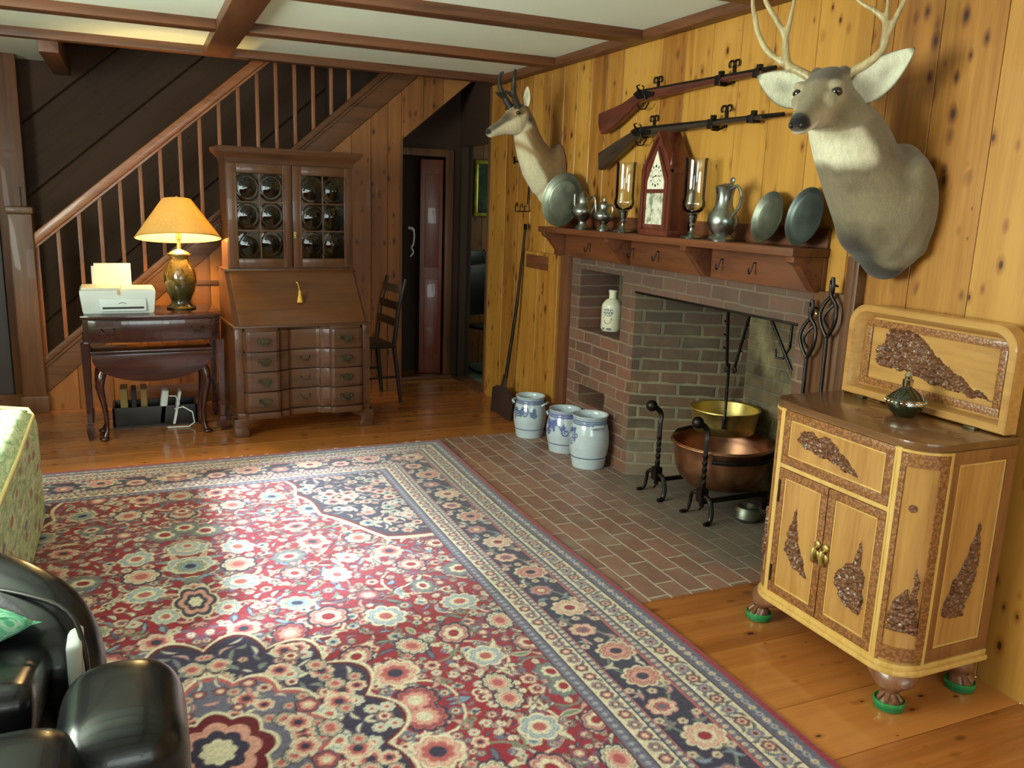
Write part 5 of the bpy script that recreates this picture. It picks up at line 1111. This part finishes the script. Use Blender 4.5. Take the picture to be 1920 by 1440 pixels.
for y, nm in ((3.945, 'pewter candlestick with glass chimney on the left of the clock'), (3.325, 'pewter candlestick with glass chimney on the right of the clock')):
    t = thing('hurricane_candlestick', (2.385, y, ZM), 0, nm, 'candlestick', 'hurricane candlesticks')
    b = MB(); b.lathe([(.05, 0), (.052, .006), (.044, .014), (.02, .022), (.012, .034), (.010, .05), (.016, .062), (.012, .07), (.018, .08), (.022, .095), (.024, .105), (.018, .11), (.03, .112), (.032, .116), (.002, .118)], n=36); obj('stand', b, PEWTER, t, 50)
    b = MB(); b.lathe([(.026, .118), (.044, .128), (.054, .15), (.054, .165), (.049, .185), (.05, .35), (.053, .365), (.051, .365), (.0485, .35), (.0475, .186), (.052, .165), (.052, .151), (.042, .13), (.024, .12)], n=36, cap0=False, cap1=False); obj('chimney', b, SHADEG, t, 60, label='clear glass chimney')
# steeple clock
ck = thing('steeple_clock', (2.405, 3.59, ZM), 0, 'red-brown gothic steeple shelf clock with white dial', 'clock')
CW = wood('clock_wood', S(112, 54, 38), S(72, 34, 26), 'z', 9, .3, .3, 10)
H0, HA_ = .31, .475
b = MB(); b.prism([(-.12, .03), (.12, .03), (.12, H0), (0, HA_), (-.12, H0)], -.052, .06, 'x'); b.box(-.066, .064, -.13, .13, 0, .03, .004); obj('case', b, CW, ck, 25)
b = MB(); b.prism([(-.13, H0-.01), (0, HA_+.004), (.13, H0-.01), (.13, H0+.012), (0, HA_+.026), (-.13, H0+.012)], -.066, .062, 'x', .002); obj('gable', b, CW, ck, 25)
b = MB()
for s in (-1, 1):
    b.box(-.066, -.05, s*.118-.012, s*.118+.012, .03, H0+.01, .002); b.lathe([(.010, 0), (.012, .006), (.006, .012), (.009, .02), (.003, .05), (.001, .075)], (-.058, s*.118, H0+.01), 12)
obj('finial_post', b, CW, ck, 35)
def archp(w, z0, z1, z2): return [(-w, z0), (w, z0), (w, z1), (0, z2), (-w, z1)]
b = MB(); b.prism(archp(.098, .04, .27, .43), -.062, -.052, 'x'); 
bmx = b; dframe = obj('door', b, CW, ck, 25)
b = MB(); b.prism(archp(.072, .225, .262, .405), -.0645, -.0605, 'x'); DIAL = plain('dial_white', S(232, 228, 208), .4, 0, .04, 20); dl_ = obj('dial', b, DIAL, dframe, 25, label='white dial')
b = MB(); zc = .288
for k in range(12):
    a = PI/2-k*PI/6; c, s = math.cos(a), math.sin(a)
    for o_ in ((-.0025, .0025) if k % 3 else (-.004, 0, .004)): b.tube([(-.0655, -(c*.040-s*o_), zc+s*.040+c*o_), (-.0655, -(c*.052-s*o_), zc+s*.052+c*o_)], .0012, 4)
b.tube([(-.066, 0, zc), (-.066, .028, zc-.008)], .0022, 6); b.tube([(-.066, 0, zc), (-.066, -.036, zc-.002)], .0016, 6); b.ball((-.066, 0, zc), .004, u=8, v=6); b.tube([(-.066, .03*math.cos(a), zc+.03*math.sin(a)) for a in [2*PI*i/20 for i in range(20)]], .0006, 4, True); obj('hands', b, BLACKP, dl_, 35, label='black numerals and hands')
b = MB(); b.prism([(-.072, .055), (.072, .055), (.072, .205), (-.072, .205)], -.0645, -.0605, 'x')
t = NT('painted_tablet'); n_ = t.noise(t.obj(), 26, 4, .65); t.bump(n_, .02, .001); TAB = t.set(t.ramp(n_, (.36, S(128, 132, 108)), (.5, S(204, 204, 180)), (.6, S(226, 224, 204))), .25, 0, .5); obj('tablet', b, TAB, dframe, 25, label='pale painted glass tablet')

# ------------------------------------------------------------------ in and around the fireplace
jg = thing('stoneware_jug', (2.655, 4.455, .758), 0, 'cream stoneware bottle with blue lettering in the brick oven niche', 'bottle')
def lettered(me, fn): return paint(me, fn)
b = MB(); zz = [0, .004, .012] + [.02+i*.004 for i in range(31)] + [.148+i*.004 for i in range(12)] + [.2, .206, .212, .222, .23, .242, .246, .25]
def jr(z): return .058 if z < .006 else .066 if z < .15 else .066-.042*((z-.15)/.055)**1.6 if z < .2 else .024 if z < .236 else .028
b.lathe([(jr(z)-(.004 if z > .249 else 0), z) for z in zz], n=64)
me = bpy.data.meshes.new('jug'); bmesh.ops.recalc_face_normals(b.bm, faces=b.bm.faces); b.bm.to_mesh(me); b.bm.free()
def jugcol(co):
    c = np.tile(lin3(226, 222, 196), (len(co), 1)); th = np.arctan2(co[:, 1], co[:, 0]); u = (((th-math.radians(215)+PI) % (2*PI))-PI)*.066; z = co[:, 2]
    m = (np.abs(u) < .032)*(np.abs(np.sin(z*180)) > .35)*(np.abs(np.sin(u*300+z*90)) > .4)*(z > .095)*(z < .145)*(np.hypot(u/.034, (z-.118)/.034) < 1)
    m = np.clip(m+(np.abs(np.hypot(u/.034, (z-.085)/.05)-.75) < .06)*(z < .085)+(np.abs(u) < .034)*(z > .012)*(z < .022)*(np.abs(np.sin(u*420)) > .5), 0, 1); return mixc(c, lin3(70, 92, 120), m*.85)
obj('bottle', paint(me, jugcol), None, jg, 50)
t = NT('stoneware_glaze'); at = t.attr('col').outputs['Color']; n_ = t.noise(t.obj(), 60, 3); STONEW = t.set(t.mix(.25, at, t.ramp(n_, (.3, .75), (.7, 1)), 'MULTIPLY'), .16, 0, .4); t.bump(n_, .03, .002)
for o in jg.children: o.data.materials.append(STONEW)
# blue and grey salt-glazed crocks
def crock(x, y, H, R, ang, seed, label, strong=0):
    t = thing('stoneware_crock', (x, y, 0), ang, label, 'crock', 'blue and grey salt-glazed crocks')
    sh = [(0, .80), (.012, .82), (.12, .86), (.25, .93), (.4, .99), (.52, 1.0), (.66, .975), (.78, .90), (.85, .85), (.875, .86), (.9, .84), (.92, .86), (.95, .85), (.975, .89), (1, .90)]
    zs = np.linspace(0, 1, 90); rr = np.interp(zs, [s[0] for s in sh], [s[1] for s in sh])
    prof = [(r*R, z*H) for r, z in zip(rr, zs)]+[(R*.86, H*1.0), (R*.80, H*.985), (R*.78, H*.9), (R*.9, H*.6), (R*.84, H*.2), (R*.7, H*.05), (.002, H*.04)]
    b = MB(); b.lathe(prof, n=120); me = bpy.data.meshes.new('crock'); bmesh.ops.recalc_face_normals(b.bm, faces=b.bm.faces); b.bm.to_mesh(me); b.bm.free()
    Q = random.Random(seed)
    curls = []
    for i in range(7 if strong else 5):
        cx_, cz = Q.uniform(-.085, .085), Q.uniform(.46, .74)*H; r0 = Q.uniform(.016, .030); sg = Q.choice((-1, 1)); a0 = Q.uniform(0, 6)
        curls.append([(cx_+r0*(1-k/26)*math.cos(a0+sg*k*.36), cz+r0*(1-k/26)*math.sin(a0+sg*k*.36)) for k in range(22)])
        curls.append([(cx_+r0*math.cos(a0), cz+r0*math.sin(a0)), (cx_*.5, .66*H), (Q.uniform(-.02, .02), .76*H)])
    blobs = [(Q.uniform(-.09, .09), Q.uniform(.5, .76)*H, Q.uniform(.006, .014), Q.uniform(.012, .024)) for _ in range(9 if strong else 6)]
    def fn(co):
        z = co[:, 2]; th = np.arctan2(co[:, 1], co[:, 0]); u = th*R; outer = np.hypot(co[:, 0], co[:, 1]) > R*.792
        c = np.tile(lin3(190, 204, 212), (len(co), 1)); m = np.zeros(len(co))
        for f, wd in ((.845, .0032), (.885, .003), (.915, .003), (.22, .0026)): m = np.maximum(m, sstep(wd+.0016, wd, np.abs(z-f*H)))
        m = np.maximum(m, sstep(.012, .008, np.abs(z-.945*H))*.25)
        for P in curls:
            for (a, e), (a2, e2) in zip(P, P[1:]):
                L = math.hypot(a2-a, e2-e)+1e-9; tt = np.clip(((u-a)*(a2-a)+(z-e)*(e2-e))/L/L, 0, 1); m = np.maximum(m, sstep(.0052, .003, np.hypot(u-a-tt*(a2-a), z-e-tt*(e2-e))))
        for a, e, r1, r2 in blobs: m = np.maximum(m, sstep(1.15, .8, np.hypot((u-a)/r1, (z-e)/r2))*.9)
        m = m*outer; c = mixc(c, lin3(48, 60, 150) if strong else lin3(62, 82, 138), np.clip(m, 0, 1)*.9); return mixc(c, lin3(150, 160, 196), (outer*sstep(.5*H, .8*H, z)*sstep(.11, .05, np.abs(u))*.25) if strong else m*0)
    obj('pot', paint(me, fn), STONEW, t, 60)
    for s in (-1, 1):
        b = MB(); a = s*PI/2; c_, s_ = math.cos(a), math.sin(a); rx = R*.9
        b.tube(smoothpts([(rx*c_-s_*.038, rx*s_+c_*.038, H*.80), (rx*c_*1.16-s_*.03, rx*s_*1.16+c_*.03, H*.845), (rx*c_*1.24, rx*s_*1.24, H*.85), (rx*c_*1.16+s_*.03, rx*s_*1.16-c_*.03, H*.845), (rx*c_+s_*.038, rx*s_+c_*.038, H*.80)]), .0085, 8)
        me = bpy.data.meshes.new('h'); bmesh.ops.recalc_face_normals(b.bm, faces=b.bm.faces); b.bm.to_mesh(me); b.bm.free(); obj('handle', paint(me, lambda co: np.tile(lin3(176, 190, 198), (len(co), 1))), STONEW, t, 60)
crock(2.32, 4.87, .275, .108, math.radians(222), 3, 'blue and grey crock farthest left, against the peel')
crock(2.385, 4.50, .27, .112, math.radians(204), 8, 'middle crock with strong violet-blue flowers, between two paler crocks', 1)
crock(2.38, 4.17, .315, .118, math.radians(178), 14, 'nearest and tallest grey crock, beside the brick corner')
# andirons
for (x, y, nm) in ((2.475, 3.594, 'black iron andiron with ball finial, left of the copper kettle'), (2.50, 3.226, 'black iron andiron with ball finial, in front of the copper kettle')):
    t = thing('andiron', (x, y, 0), 0, nm, 'andiron', 'twisted iron andirons')
    b = MB(); b.ball((-.055, .008, .495), .030, u=28, v=18); obj('finial', b, IRON, t)
    b = MB()
    pts = [(0, 0, .09)]+[(0, 0, z) for z in np.linspace(.12, .40, 40)]+smoothpts([(0, 0, .405), (.004, 0, .43), (.0, .002, .455), (-.02, .005, .477), (-.045, .008, .492)])
    R = []
    for i, p in enumerate(pts):
        tw = max(0, min(1, (p[2]-.18)/.15))*2*PI*1.1 if p[2] < .40 else 2*PI*1.1; p = Vector(p); a = Vector(pts[min(i+1, len(pts)-1)])-Vector(pts[max(i-1, 0)]); a.normalize()
        u = Vector((0, 1, 0)); u = (u-a*u.dot(a)).normalized(); w = a.cross(u); r = .0105+.004*(p[2] < .16); hw = r*(1.6 if p[2] < .16 else 1)
        R.append([p+(u*math.cos(tw+q)+w*math.sin(tw+q))*rr_ for q, rr_ in ((PI/4, hw*1.3), (3*PI/4, hw*1.3), (5*PI/4, hw*1.3), (7*PI/4, hw*1.3))])
    b.rings(R); obj('shaft', b, IRON, t, 25)
    for s in (-1, 1):
        b = MB(); b.tube(smoothpts([(0, 0, .12), (-.004, s*.04, .125), (-.006, s*.075, .11), (-.004, s*.088, .06), (-.012, s*.092, .02), (-.03, s*.098, .008), (-.05, s*.10, .008)]), .0095, 8, flat=1.3); obj('leg', b, IRON, t)
    b = MB(); b.box(-.006, .006, -.014, .014, .06, .12, .003); b.tube([(0, 0, .07), (-.004, 0, .05), (-.012, 0, .045)], .006, 6); obj('drop', b, IRON, t)
    b = MB(); b.box(0, .42, -.010, .010, .075, .095, .002); obj('log_bar', b, IRON, t)
    b = MB(); b.box(.39, .41, -.010, .010, 0, .08, .002); obj('rear_leg', b, IRON, t)
kt = thing('copper_kettle', (2.745, 3.41, .096), 0, 'large round open copper kettle resting on the andirons', 'kettle')
b = MB(); b.lathe([(.002, 0), (.12, .0), (.18, .012), (.215, .05), (.236, .10), (.25, .17), (.255, .225), (.262, .232), (.258, .238), (.25, .232), (.245, .17), (.23, .10), (.205, .055), (.17, .02), (.11, .008), (.002, .008)], n=72); obj('bowl', b, COPPER, kt, 50)
b = MB(); b.tube([(.262*math.cos(a), .262*math.sin(a), .228) for a in [2*PI*i/64 for i in range(64)]], .006, 8, True); obj('rim', b, COPPER, kt)
b = MB(); b.tube([(.262*math.cos(a)*1.01, .262*math.sin(a)*1.01, .188-.0*a) for a in [math.radians(222+i*5) for i in range(0, 26)]], .011, 8); obj('bail_handle', b, IRON, kt, label='black iron bail lying along the rim'); b = MB(); b.tube([(-.15, .215, .225), (-.11, .24, .238), (-.02, .265, .24), (.06, .26, .235)], .011, 8); obj('rim_handle', b, IRON, kt, label='black iron handle behind the rim')
bp = thing('brass_pan', (2.835, 3.525, .35), 0, 'yellow brass pan hanging by an iron bail above the copper kettle', 'pan')
b = MB(); b.lathe([(.002, 0), (.155, 0), (.162, .006), (.168, .05), (.178, .115), (.186, .122), (.184, .127), (.174, .121), (.163, .05), (.157, .012), (.15, .005), (.002, .005)], n=64); obj('bowl', b, BRASS, bp, 50)
vd = Vector((.62, .785, 0)).normalized()
b = MB(); b.tube(smoothpts([-vd*.18+Vector((0, 0, .075)), -vd*.186+Vector((0, 0, .125)), -vd*.14+Vector((0, 0, .22)), -vd*.05+Vector((0, 0, .335)), Vector((0, 0, .36)), vd*.05+Vector((0, 0, .335)), vd*.14+Vector((0, 0, .22)), vd*.186+Vector((0, 0, .125)), vd*.18+Vector((0, 0, .075))]), .007, 8); b.box(-.012, .012, -.005, .005, .05, .11, .002, Matrix.Translation(-vd*.178) @ Matrix.Rotation(math.radians(-38), 4, 'Z')); obj('bail_handle', b, IRON, bp)
cw = thing('fireplace_crane', (2.86, 3.3, 1.0), 0, 'black iron crane bar high in the firebox', 'crane')
b = MB(); b.box(2.83, 2.85, 2.95, 3.66, 1.06, 1.085, .003); obj('arm', b, IRON, cw, 35, True)
b = MB(); b.box(2.83, 2.85, 2.93, 2.955, .35, 1.12, .003); b.tube([(2.84, 2.95, .62), (2.84, 3.3, 1.06)], .008, 8); obj('post', b, IRON, cw, 35, True)
for k, (y0, zb, y1, nm) in enumerate(((3.57, .70, 3.535, 'left iron trammel bar hanging from the crane to the brass pan'), (3.40, .70, 3.50, 'right slanting iron trammel bar hanging from the crane to the brass pan'))):
    b = MB(); x = 2.828 if k == 0 else 2.852
    b.tube([(2.84, y0, 1.10), (x, y0+.0, 1.05), (x, y0*.7+y1*.3, .95), (x, y1, zb)], .009, 6, flat=1.4)
    b.tube([(x, y1, zb+.01), (x, y1-.015, zb-.02), (x, y1, zb-.03), (x, y1+.018, zb-.012)], .006, 6)
    for q in range(4): b.tube([(x-.004, y0+(y1-y0)*.15*q, 1.0-.07*q), (x-.016, y0+(y1-y0)*.15*q, 1.01-.07*q)], .004, 6)
    solo('pot_hook', b, IRON, nm, 'pot hook', 'trammel hooks in the firebox')
b = MB(); b.tube([(2.90, 3.16, 1.09), (2.90, 3.16, .86), (2.89, 3.19, .80), (2.88, 3.23, .80), (2.88, 3.24, .84)], .007, 8); b.tube([(2.90, 3.16, 1.09), (2.89, 3.16, 1.115), (2.875, 3.16, 1.10), (2.87, 3.16, 1.085)], .006, 6); solo('pot_hook', b, IRON, 'long curved iron hook hanging at the right of the firebox', 'pot hook', None)
ik = thing('iron_kettle', (2.95, 3.06, 0), 0, 'black iron kettle in shadow at the right of the firebox', 'kettle')
b = MB(); b.lathe([(.002, .12), (.05, .12), (.08, .16), (.092, .23), (.086, .30), (.075, .33), (.08, .345), (.07, .345), (.066, .33), (.075, .29), (.002, .2)], n=40); obj('pot', b, IRON, ik, 50)
for a in (0.5, 2.6, 4.7):
    b = MB(); b.tube([(.07*math.cos(a), .07*math.sin(a), .14), (.10*math.cos(a), .10*math.sin(a), .0)], [.014, .010], 8); obj('leg', b, IRON, ik)
b = MB(); b.lathe([(.002, .0), (.04, .0), (.065, .025), (.06, .06), (.05, .075), (.053, .08), (.04, .08), (.002, .05)], (2.70, 3.12, 0), 32); solo('small_pot', b, PEWTER_DULL, 'small grey-green round pot on the hearth behind the andiron foot', 'pot')
# hearth tools on the jamb
for y, z, L, nm in ((2.56, 1.135, .95, 'lower twisted-loop fire tool on the jamb, left of its pair'), (2.465, 1.232, 1.05, 'taller twisted-loop fire tool on the jamb, right of its pair')):
    t = thing('fire_tool', (2.44, y, z), 0, nm, 'fire tool', 'fire tools on the jamb')
    b = MB(); b.tube([(0, 0, -.20), (0, -.004, -.5), (0, 0, -L)], [.008, .007, .009], 8); obj('shaft', b, IRON, t)
    b = MB()
    for s in (-1, 1):
        b.tube(smoothpts([(0, 0, -.20), (-.004, s*.028, -.16), (-.006, s*.042, -.115), (0, s*.03, -.07), (s*.006, s*.006, -.035), (0, -s*.006, -.0), (0, 0, .035)]), [.0075]*25, 8)
    b.tube(smoothpts([(0, 0, -.16), (-.01, .016, -.125), (-.006, 0, -.09), (.004, -.014, -.07)]), .006, 6); obj('loop', b, IRON, t)
    b = MB(); b.tube([(.03, 0, .0), (-.006, 0, .01), (-.012, 0, .022)], .004, 6); obj('hanging_nail', b, IRON, t)

# ------------------------------------------------------------------ beyond the passage
pf = thing('framed_picture', (3.0, 7.385, 1.63), 0, 'dark green picture in a thin gilt frame, seen through the side doorway', 'picture')
GILT = metal('gilt', S(190, 180, 70), .35, .2)
b = MB(); y0 = 7.36
for a in ((2.86, 3.24, 1.38, 1.41), (2.86, 3.24, 1.85, 1.885), (2.86, 2.89, 1.41, 1.85), (3.21, 3.24, 1.41, 1.85)): b.box(a[0], a[1], y0, 7.398, a[2], a[3], .004)
obj('frame', b, GILT, pf, 35, True)
b = MB(); b.box(2.89, 3.21, 7.38, 7.39, 1.41, 1.85)
t = NT('dark_landscape'); n_ = t.noise(t.obj(), 9, 5, .6, 1); PIC = t.set(t.ramp(n_, (.3, S(16, 26, 14)), (.55, S(34, 58, 24)), (.75, S(70, 96, 44))), .3); obj('canvas', b, PIC, pf, 0, True)
rk = thing('rocking_chair', (2.93, 6.95, 0), math.radians(25), 'dark rocking chair half hidden beyond the side doorway', 'chair')
for s in (-1, 1):
    b = MB(); b.tube([(s*.2, .4*math.sin(a)*1.0, .62-.62*math.cos(a)+.012) for a in [-.62+1.24*i/16 for i in range(17)]], .012, 8); obj('rocker', b, BLACKP, rk)
    for y in (-.17, .17):
        b = MB(); b.tube([(s*.2, y, .06), (s*.19, y*.95, .40)], .014, 8); obj('leg', b, BLACKP, rk)
    b = MB(); b.tube([(s*.19, .17, .40), (s*.19, .24, .75), (s*.18, .33, 1.08)], .014, 8); obj('back_post', b, BLACKP, rk)
b = MB(); b.box(-.22, .22, -.2, .2, .40, .43, .012); obj('seat', b, BLACKP, rk)
b = MB(); b.box(-.19, .19, .30, .32, .95, 1.07, .006); b.box(-.17, .17, .2, .21, .5, .95, .004); obj('back_panel', b, BLACKP, rk)
b = MB(); b.tube(smoothpts([(2.06, 6.79, 1.28), (2.09, 6.77, 1.27), (2.10, 6.765, 1.22), (2.095, 6.77, 1.15), (2.08, 6.77, 1.12), (2.095, 6.77, 1.08), (2.07, 6.77, 1.045)]), [.012]*6+[.007]*19, 8); solo('hanging_cord', b, WHITEP, 'small pale looped cord hanging in the dark doorway beside the red door', 'cord')

# ------------------------------------------------------------------ slip-covered armchair at the left edge
ac = thing('armchair', (-.95, 3.5, 0), 0, 'armchair in pale green floral slipcover at the left edge of the rug', 'armchair')
t = NT('green_brocade'); o_ = t.obj(); n1 = t.noise(t.mapping(o_, (8, 2.2, 8)), 5, 4, .6, 1.2); n2 = t.noise(o_, 34, 3, .6, 1); vo = t.n('ShaderNodeTexVoronoi', feature='F1'); t.l(t.mapping(o_, (1, .45, 1)), vo.inputs['Vector']); vo.inputs['Scale'].default_value = 17; sc_ = t.n('ShaderNodeSeparateColor'); t.l(vo.outputs['Color'], sc_.inputs[0])
base = t.ramp(n1, (.32, S(132, 158, 112)), (.5, S(186, 206, 164)), (.66, S(220, 228, 196))); spot = t.math('MULTIPLY', t.ramp(vo.outputs['Distance'], (.25, 1), (.36, 0)), t.ramp(sc_.outputs[0], (.62, 0), (.66, 1)))
base = t.mix(spot, base, t.ramp(sc_.outputs[1], (.3, S(178, 112, 110)), (.6, S(110, 136, 160)), (.9, S(196, 150, 130)))); base = t.mix(t.ramp(n2, (.56, 0), (.66, .55)), base, S(112, 136, 96)); t.bump(n1, .3, .006)
BROC = t.set(base, .8)
b = MB(); b.box(-.80, -.435, 2.62, 4.10, .02, .56, .07, None, 5); b.box(-.79, -.46, 2.7, 4.02, .5, .585, .04, None, 4); obj('arm', baked(b, .014, 6), BROC, ac, 180, True)
b = MB(); b.box(-1.5, -.75, 2.7, 4.0, .06, .34, .03); obj('seat_base', b, BROC, ac, 40, True)
b = MB(); b.box(-1.45, -.8, 2.75, 3.9, .34, .50, .05, None, 4); obj('seat_cushion', b, BROC, ac, 60, True)
b = MB(); b.box(-1.75, -1.4, 2.62, 4.10, .05, .98, .09, None, 5); obj('back', b, BROC, ac, 60, True)
b = MB(); b.tube([(-.44, 2.66, .52), (-.437, 3.4, .535), (-.445, 4.0, .545), (-.47, 4.07, .56), (-.6, 4.08, .575)], .008, 8); obj('piping', b, plain('cream_piping', S(196, 176, 120), .8), ac, 60, True)

# ------------------------------------------------------------------ black leather massage chair in the foreground
mc = thing('massage_chair', (-.42, 1.95, 0), 0, 'glossy black leather recliner with bulging arms, bottom left corner', 'recliner')
LEATH = NT('black_leather'); ln = LEATH.noise(LEATH.obj(), 190, 3, .6); ln2 = LEATH.noise(LEATH.obj(), 7, 3); LEATH.bump(LEATH.math('ADD', LEATH.math('MULTIPLY', ln, .25), ln2), .10, .01); LE = LEATH.set(LEATH.ramp(ln2, (.3, S(16, 18, 20)), (.7, S(22, 24, 28))), .26, 0, .12, .38)
b = MB(); b.tube(smoothpts([(-.95, 2.48, .47), (-.66, 2.45, .49), (-.43, 2.37, .485), (-.29, 2.27, .44), (-.235, 2.19, .37), (-.23, 2.15, .26)]), .105, 16); b.ball((-.235, 2.18, .30), .10, (1, 1, 1.3)); b.box(-.9, -.3, 2.2, 2.45, .3, .5, .06, None, 4); obj('far_arm', baked(b, .008, 8), LE, mc, 180, True)
b = MB(); b.box(-.20, .045, 1.50, 1.86, .06, .535, .122, None, 8); obj('footrest_pod', baked(b, .008, 8), LE, mc, 180, True)
b = MB(); b.box(-.41, -.125, 1.30, 1.66, .06, .54, .13, None, 8); obj('footrest_pod', baked(b, .008, 8), LE, mc, 180, True)
b = MB(); M = Matrix.Translation((-.54, 2.0, .43)) @ Matrix.Rotation(math.radians(-14), 4, 'X') @ Matrix.Rotation(math.radians(6), 4, 'Y'); b.box(-.45, .30, -.24, .26, -.09, .06, .05, M, 4); obj('seat_pad', b, LE, mc, 60, True)
b = MB(); b.box(-1.0, -.24, 1.6, 2.5, .03, .30, .05, None, 4); obj('base', b, BLACKP, mc, 60, True)
b = MB(); b.box(-.205, -.17, 2.05, 2.24, .12, .45, .015, None, 3); obj('side_trim', b, WHITEP, mc, 60, True, 'pale plastic side trim')
b = MB(); b.tube(smoothpts([(-.42, 2.29, .53), (-.30, 2.2, .53), (-.20, 2.13, .50), (-.165, 2.07, .42), (-.16, 2.03, .3)]), .006, 8); obj('lead', b, BLACKP, mc, 60, True, 'thin black lead')
t = NT('teal_batik'); n_ = t.noise(t.obj(), 22, 4, .6, 2); TEAL = t.set(t.ramp(n_, (.35, S(60, 150, 110)), (.5, S(120, 206, 170)), (.62, S(186, 226, 204))), .8)
b = MB(); R = []
Mc = Matrix.Translation((-.545, 2.06, .535)) @ Matrix.Rotation(math.radians(-8), 4, 'X') @ Matrix.Rotation(math.radians(6), 4, 'Y') @ Matrix.Rotation(math.radians(48), 4, 'Z')
for k in range(13):
    z = -1+2*k/12; R.append([Mc @ Vector((.24*s*(1-.08*abs(z)**6)*(1-(.0 if abs(z) < .99 else .02)), .2*q, z*.055*max(0, (1-max(abs(s), abs(q))**3.2))**.6)) for s, q in [(math.copysign(abs(math.cos(a))**.45, math.cos(a)), math.copysign(abs(math.sin(a))**.45, math.sin(a))) for a in [2*PI*i/40 for i in range(40)]]])
b.bm.free(); b = MB(); n = 16; G = {}
for sd in (1, -1):
    for i in range(n+1):
        for j in range(n+1):
            s, q = -1+2*i/n, -1+2*j/n; e = max(0, 1-abs(s)**2.6)*max(0, 1-abs(q)**2.6); edge = i in (0, n) or j in (0, n); key = (i, j, 0 if edge else sd)
            if key not in G: G[key] = b.bm.verts.new(Mc @ Vector((.23*s*(1-.07*(1-q*q)), .19*q*(1-.07*(1-s*s)), sd*.06*e**.5)))
    g = lambda i, j: G[(i, j, 0 if i in (0, n) or j in (0, n) else sd)]
    for i in range(n):
        for j in range(n): b.bm.faces.new((g(i, j), g(i+1, j), g(i+1, j+1), g(i, j+1)))
solo('pillow', b, TEAL, 'small teal and white pillow on the black recliner', 'pillow', None, 180)
